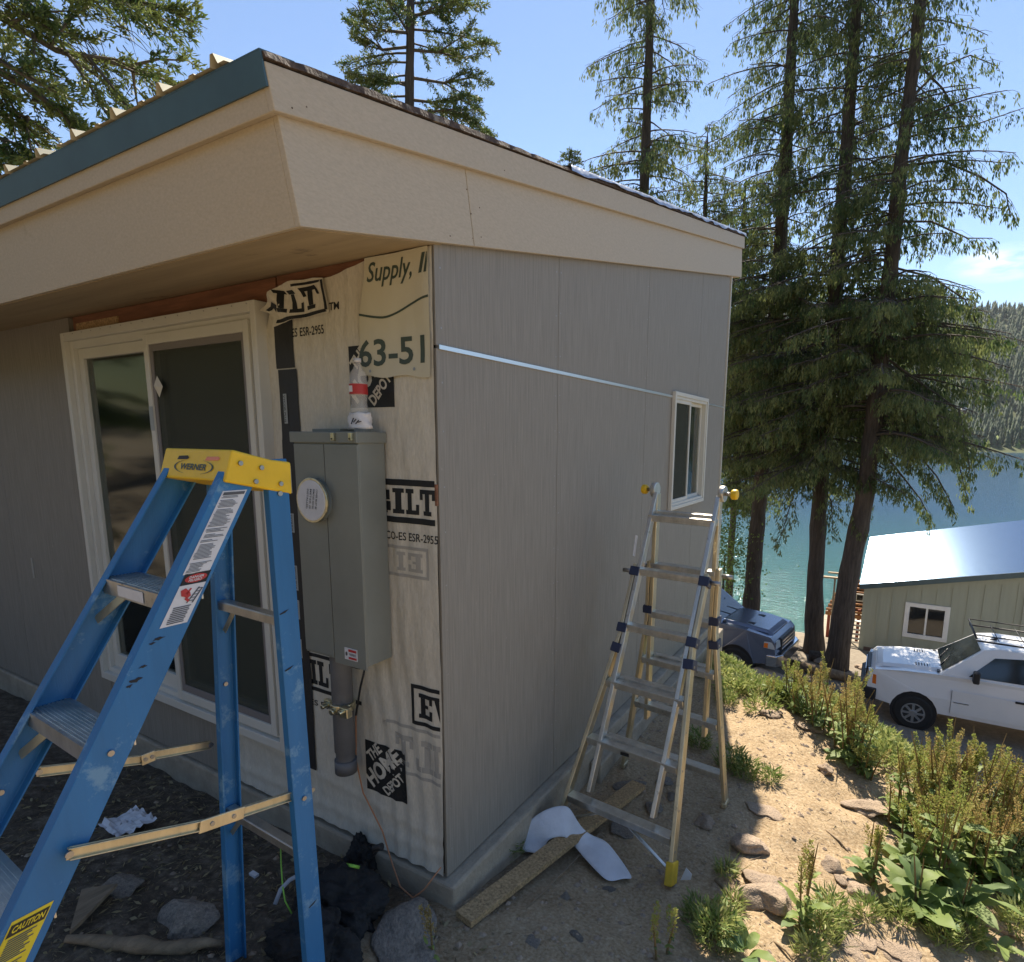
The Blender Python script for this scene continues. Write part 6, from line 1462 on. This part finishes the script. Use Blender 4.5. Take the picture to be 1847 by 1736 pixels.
def spike_mesh(h_, seed, dens=1.0):
    r_ = np.random.default_rng(seed); n_ = int(h_ * 1000 * dens); z = h_ * r_.random(n_) ** .9; rad = .021 * (1 - .65 * z / h_) * (.5 + .5 * (np.sin(z * 90 + seed) > -.4)); a = r_.random(n_) * 6.283
    P = np.stack([rad * np.cos(a) * r_.random(n_) + .05 * z * math.cos(seed), rad * np.sin(a) * r_.random(n_) + .05 * z * math.sin(seed), z], 1); D = np.stack([np.cos(a) * .7, np.sin(a) * .7, .6 + 0 * a], 1)
    o = leafobj('seed_spike', P, D, r_.uniform(.007, .014, n_), r_.uniform(.005, .009, n_), 'seed_spike', None, r_.normal(.5 + .3 * math.sin(seed * 2), .2, n_)); me = o.data; bpy.data.objects.remove(o); return me
SPIKES = [spike_mesh(1, s, .9) for s in range(5)]   # unit height, scaled non-uniformly is avoided: built at several sizes below
SPK = {h_: [spike_mesh(h_, s) for s in range(3)] for h_ in (.12, .18, .26, .34)}
def dock(base, H_, nst, nleaf, lsz, label, group=None, lean=.16, spread=.05, seed=0, spike=True):
    rnd = random.Random(seed * 13 + 5); T_ = thing('dock_weed', tuple(base), label, 'weed', group)
    for s_ in range(nst):
        a = rnd.uniform(0, 6.28); l_ = rnd.uniform(.2, 1.3) * lean; hh_ = H_ * rnd.uniform(.72, 1.05); x0, y0 = spread * math.cos(a) * rnd.random(), spread * math.sin(a) * rnd.random()
        pts = [(x0 + l_ * hh_ * math.cos(a) * t ** 1.4, y0 + l_ * hh_ * math.sin(a) * t ** 1.4, hh_ * t - .02) for t in (0, .3, .6, .85, 1)]
        q = MB(); q.tube(pts, [.006, .005, .004, .003, .0015], 5, cap=False); stm = q.build('stem', 'stalk', T_, local=True)
        if spike:
            for t in ((.55, .95), (.66, .7)):
                k = t[0]; p = np.array([np.interp(k, (0, .3, .6, .85, 1), [c[i] for c in pts]) for i in range(3)]); hs_ = hh_ * (1 - k) * 1.02 if t[1] > .9 else hh_ * .25
                key = min(SPK, key=lambda x: abs(x - hs_)); o = bpy.data.objects.new('seed_spike', rnd.choice(SPK[key])); COL.objects.link(o); o.parent = T_; o.location = p
                tl = 0 if t[1] > .9 else rnd.uniform(.25, .5); aa = rnd.uniform(0, 6.28); o.rotation_euler = (tl * math.cos(aa) + (-l_ * math.sin(a)) * 1.2, tl * math.sin(aa) + l_ * math.cos(a) * 1.2, rnd.uniform(0, 6))
        for k in range(6):
            t = .10 + .10 * k; p = np.array([np.interp(t, (0, .3, .6, .85, 1), [c[i] for c in pts]) for i in range(3)]); o = bpy.data.objects.new('leaf', rnd.choice(LEAVES)); COL.objects.link(o); o.parent = T_; o.location = p
            sz = lsz * rnd.uniform(.35, .6); o.scale = (sz, sz, sz); o.rotation_euler = (rnd.uniform(-.4, .4), rnd.uniform(-.6, .1), rnd.uniform(0, 6.28))
    for k in range(nleaf):
        o = bpy.data.objects.new('leaf', rnd.choice(LEAVES)); COL.objects.link(o); o.parent = T_; a = k / nleaf * 6.28 + rnd.uniform(-.4, .4); sz = lsz * rnd.uniform(.6, 1.1); o.scale = (sz, sz * rnd.uniform(.8, 1.1), sz)
        o.location = (.01 * math.cos(a), .01 * math.sin(a), .01 + rnd.uniform(0, .06)); o.rotation_euler = (rnd.uniform(-.3, .3), rnd.uniform(-.75, -.1), a)
    return T_
dock(gp(1445, 1672), .43, 3, 7, .13, 'single tall dock weed growing beside the pale stones', seed=1, lean=.12)
dock(gp(1560, 1590), .36, 4, 8, .12, 'reddish dock weed left of the big-leaf clump', seed=2)
dock(gp(1655, 1650), .30, 2, 10, .26, 'big-leaf dock at the front of the clump with drooping bluish leaves', seed=3, spike=False)
dock(gp(1720, 1655), .35, 2, 10, .26, 'big-leaf dock right of the front plant with wide dark leaves', seed=4, spike=False)
dock(gp(1690, 1600), .58, 5, 9, .24, 'dense dock plant at the middle of the clump', seed=5)
dock(gp(1770, 1590), .46, 4, 9, .20, 'dock plant on the right of the middle clump', seed=6)
dock(gp(1835, 1640), .22, 1, 9, .20, 'low big-leaf dock at the right edge of the picture', seed=7, spike=False)
dock(gp(1800, 1722), .10, 0, 5, .15, 'flat rosette of pale leaves at the bottom right corner', seed=8)
dock(gp(1345, 1728), .10, 0, 6, .13, 'low leafy rosette at the bottom edge below the ladder foot', seed=9)
dock(gp(1195, 1722), .22, 2, 2, .05, 'thin reddish weed at the bottom edge in the sun patch', seed=10)
dock(gp(775, 1735), .16, 1, 2, .04, 'small yellowish sprig at the bottom edge beside the rock slab', seed=11)
dock(gp(1535, 1375), .62, 5, 10, .18, 'leafy dock at mid slope with a dark shadow beneath', seed=12)
ORDN = ['leftmost', 'second from the left', 'third from the left', 'fourth from the left', 'fifth from the left', 'sixth from the left', 'seventh from the left', 'eighth from the left', 'ninth from the left', 'tenth from the left', 'eleventh from the left', 'twelfth from the left', 'thirteenth from the left', 'fourteenth from the left', 'fifteenth from the left']
i = 20
rowA = [(1398, 1262, .16), (1430, 1272, .40), (1446, 1290, .30), (1470, 1300, .48), (1480, 1318, .36), (1508, 1332, .52), (1520, 1352, .46), (1540, 1368, .44), (1556, 1398, .22)]
for k, (px, py, h_) in enumerate(rowA):
    dock(gp(px, py), h_, 5, 8, .13, 'brown-seeded dock weed on the mound crest, %s in its row' % ORDN[k], 'dock weeds along the mound crest', seed=i, lean=.25, spread=.09); i += 1
rowB = [(1622, 1492, .42, 5), (1646, 1478, .52, 6), (1668, 1500, .56, 6), (1692, 1490, .60, 7), (1716, 1512, .62, 7), (1740, 1500, .66, 7), (1764, 1522, .62, 7), (1788, 1512, .60, 7), (1812, 1536, .54, 6), (1836, 1545, .48, 6), (1862, 1560, .5, 5)]
for k, (px, py, h_, nst) in enumerate(rowB):
    dock(gp(px, py), h_, nst, 8, .17, 'tall reddish dock in the back of the thicket, %s' % ORDN[k], 'docks in the back row of the right-hand thicket', seed=i, lean=.25, spread=.10); i += 1
rowC = [(1630, 1560, .42, 5), (1676, 1556, .46, 5), (1728, 1566, .50, 6), (1776, 1570, .48, 6), (1822, 1590, .42, 5)]
for k, (px, py, h_, nst) in enumerate(rowC):
    dock(gp(px, py), h_, nst, 8, .17, 'greener dock in the front of the thicket, %s' % ORDN[k], 'docks in the front row of the right-hand thicket', seed=i, lean=.25, spread=.10); i += 1
# grass tufts and creeping weeds (uncountable)
def tufts(name, label, spots, m_, L_=(.05, .12), W_=(.003, .006), up=.9, n_each=60, r=.05, clover=False):
    P, D = [], []
    for (x, y, s_) in spots:
        n_ = int(n_each * s_); a = rng.random(n_) * 6.28; rr_ = r * s_ ** .5 * np.sqrt(rng.random(n_)); X_ = x + rr_ * np.cos(a); Y_ = y + rr_ * np.sin(a); Z_ = height(X_, Y_)
        if clover: Z_ = Z_ + rng.random(n_) * .07 * s_ ** .5
        P.append(np.stack([X_, Y_, Z_], 1)); D.append(np.stack([np.cos(a) * .6 + rng.normal(0, .3, n_), np.sin(a) * .6 + rng.normal(0, .3, n_), up + rng.normal(0, .3, n_)], 1))
    P = np.concatenate(P); D = np.concatenate(D); n_ = len(P); return tag(leafobj(name, P, D, rng.uniform(*L_, n_), rng.uniform(*W_, n_), m_), label, kind='stuff')
gs = []
for (px, py, s_) in ((1320, 1385, 3), (1345, 1400, 2.2), (1260, 1345, 2), (1310, 1270, 2), (1290, 1700, 3.2), (1260, 1665, 1.5), (1305, 1690, 2.2), (1480, 1690, 2.5), (1500, 1660, 2), (1840, 1600, 4), (1835, 1560, 4), (1835, 1680, 2.5), (1620, 1660, 1.2), (1740, 1690, 2), (1700, 1700, 1.5), (920, 1540, 1.5), (905, 1550, 1.0), (1460, 1730, 1.2), (1390, 1410, 1), (1320, 1640, .8), (1560, 1655, 1.2), (1310, 1580, .8)):
    p = gp(px, py); gs.append((p[0], p[1], s_))
tufts('grass', 'short green weeds and grass growing in patches on the dirt', gs, 'weed_leaf', (.02, .055), (.005, .011), .5, 170, .045, True)
tufts('grass_blades', 'thin grass blades among the weeds', gs, 'weed_leaf', (.05, .13), (.0025, .005), 1.1, 40, .05)
ws = []
for _ in range(520):
    x = rng.uniform(.3, 4.2); y = rng.uniform(1.6, 4.6); d = crest(x, y)
    if d > -.12 + .25 * rng.random() and x > .3 + .0 * y and h1(x, y) > DRV + .3: ws.append((x, y, rng.uniform(.6, 2.2)))
tufts('ground_cover', 'low green weeds covering the slope above the driveway', ws, 'weed_leaf', (.025, .07), (.008, .018), .5, 120, .09, True)
Pq = np.concatenate([scatter_xy(7000, .08, 3.2, -1.4, 3.4), scatter_xy(4200, -2.2, .2, -1.5, -.05)]); a = rng.random(len(Pq)) * 6.28; P = np.stack([Pq[:, 0], Pq[:, 1], height(Pq[:, 0], Pq[:, 1]) + .003], 1)
tag(leafobj('dry_straw', P, np.stack([np.cos(a), np.sin(a), .08 * rng.normal(size=len(a))], 1), rng.uniform(.012, .06, len(a)), rng.uniform(.0015, .004, len(a)), 'straw'), 'dry straw bits and needles strewn over the dirt', kind='stuff')
# light green bush by the shore behind the ladder
bp0 = dep(1308, 1000, 19); n_ = 2600; P = bp0 + rng.normal(0, 1, (n_, 3)) * np.array([.45, .5, 1.0]); T_ = thing('shore_bush', (bp0[0], bp0[1], h1(bp0[0], bp0[1])), 'bright green leafy bush by the water behind the aluminium ladder', 'bush')
q = MB(); q.tube([(bp0[0], bp0[1], h1(bp0[0], bp0[1])), tuple(bp0)], [.06, .02], 6); q.build('stem', 'twig', T_)
leafobj('foliage', P, rng.normal(0, 1, (n_, 3)), rng.uniform(.06, .12, n_), rng.uniform(.04, .07, n_), 'shore_leaf', T_)['kind'] = 'stuff'

# thin haze in the air round the whole scene
hz = bpy.data.materials.new('haze'); hz.use_nodes = True
n, l = hz.node_tree.nodes, hz.node_tree.links; n.remove(n['Principled BSDF'])
pv = n.new('ShaderNodeVolumePrincipled'); pv.inputs['Density'].default_value = .00005; pv.inputs['Color'].default_value = (.86, .92, 1, 1); pv.inputs['Anisotropy'].default_value = .2
l.new(pv.outputs[0], n['Material Output'].inputs['Volume']); MATS['haze'] = hz
zmin = float(Z.min()) - 1; q = MB(); q.box((-2600, -220, min(zmin, -14)), (2600, 2900, max(float(Z.max()) + 45, 60))); tag(q.build('haze', 'haze'), kind='stuff')
q_ = scatter_xy(1100, -2.4, .3, -1.4, -.04); P = np.stack([q_[:, 0], q_[:, 1], height(q_[:, 0], q_[:, 1]) + .006], 1)
tag(leafobj('bark_chips', P, rng.normal(0, 1, (len(P), 3)) * np.array([1, 1, .25]), rng.uniform(.015, .045, len(P)), rng.uniform(.008, .02, len(P)), 'straw'), 'bark chips and dead leaves littering the dark soil by the sliding door', kind='stuff')
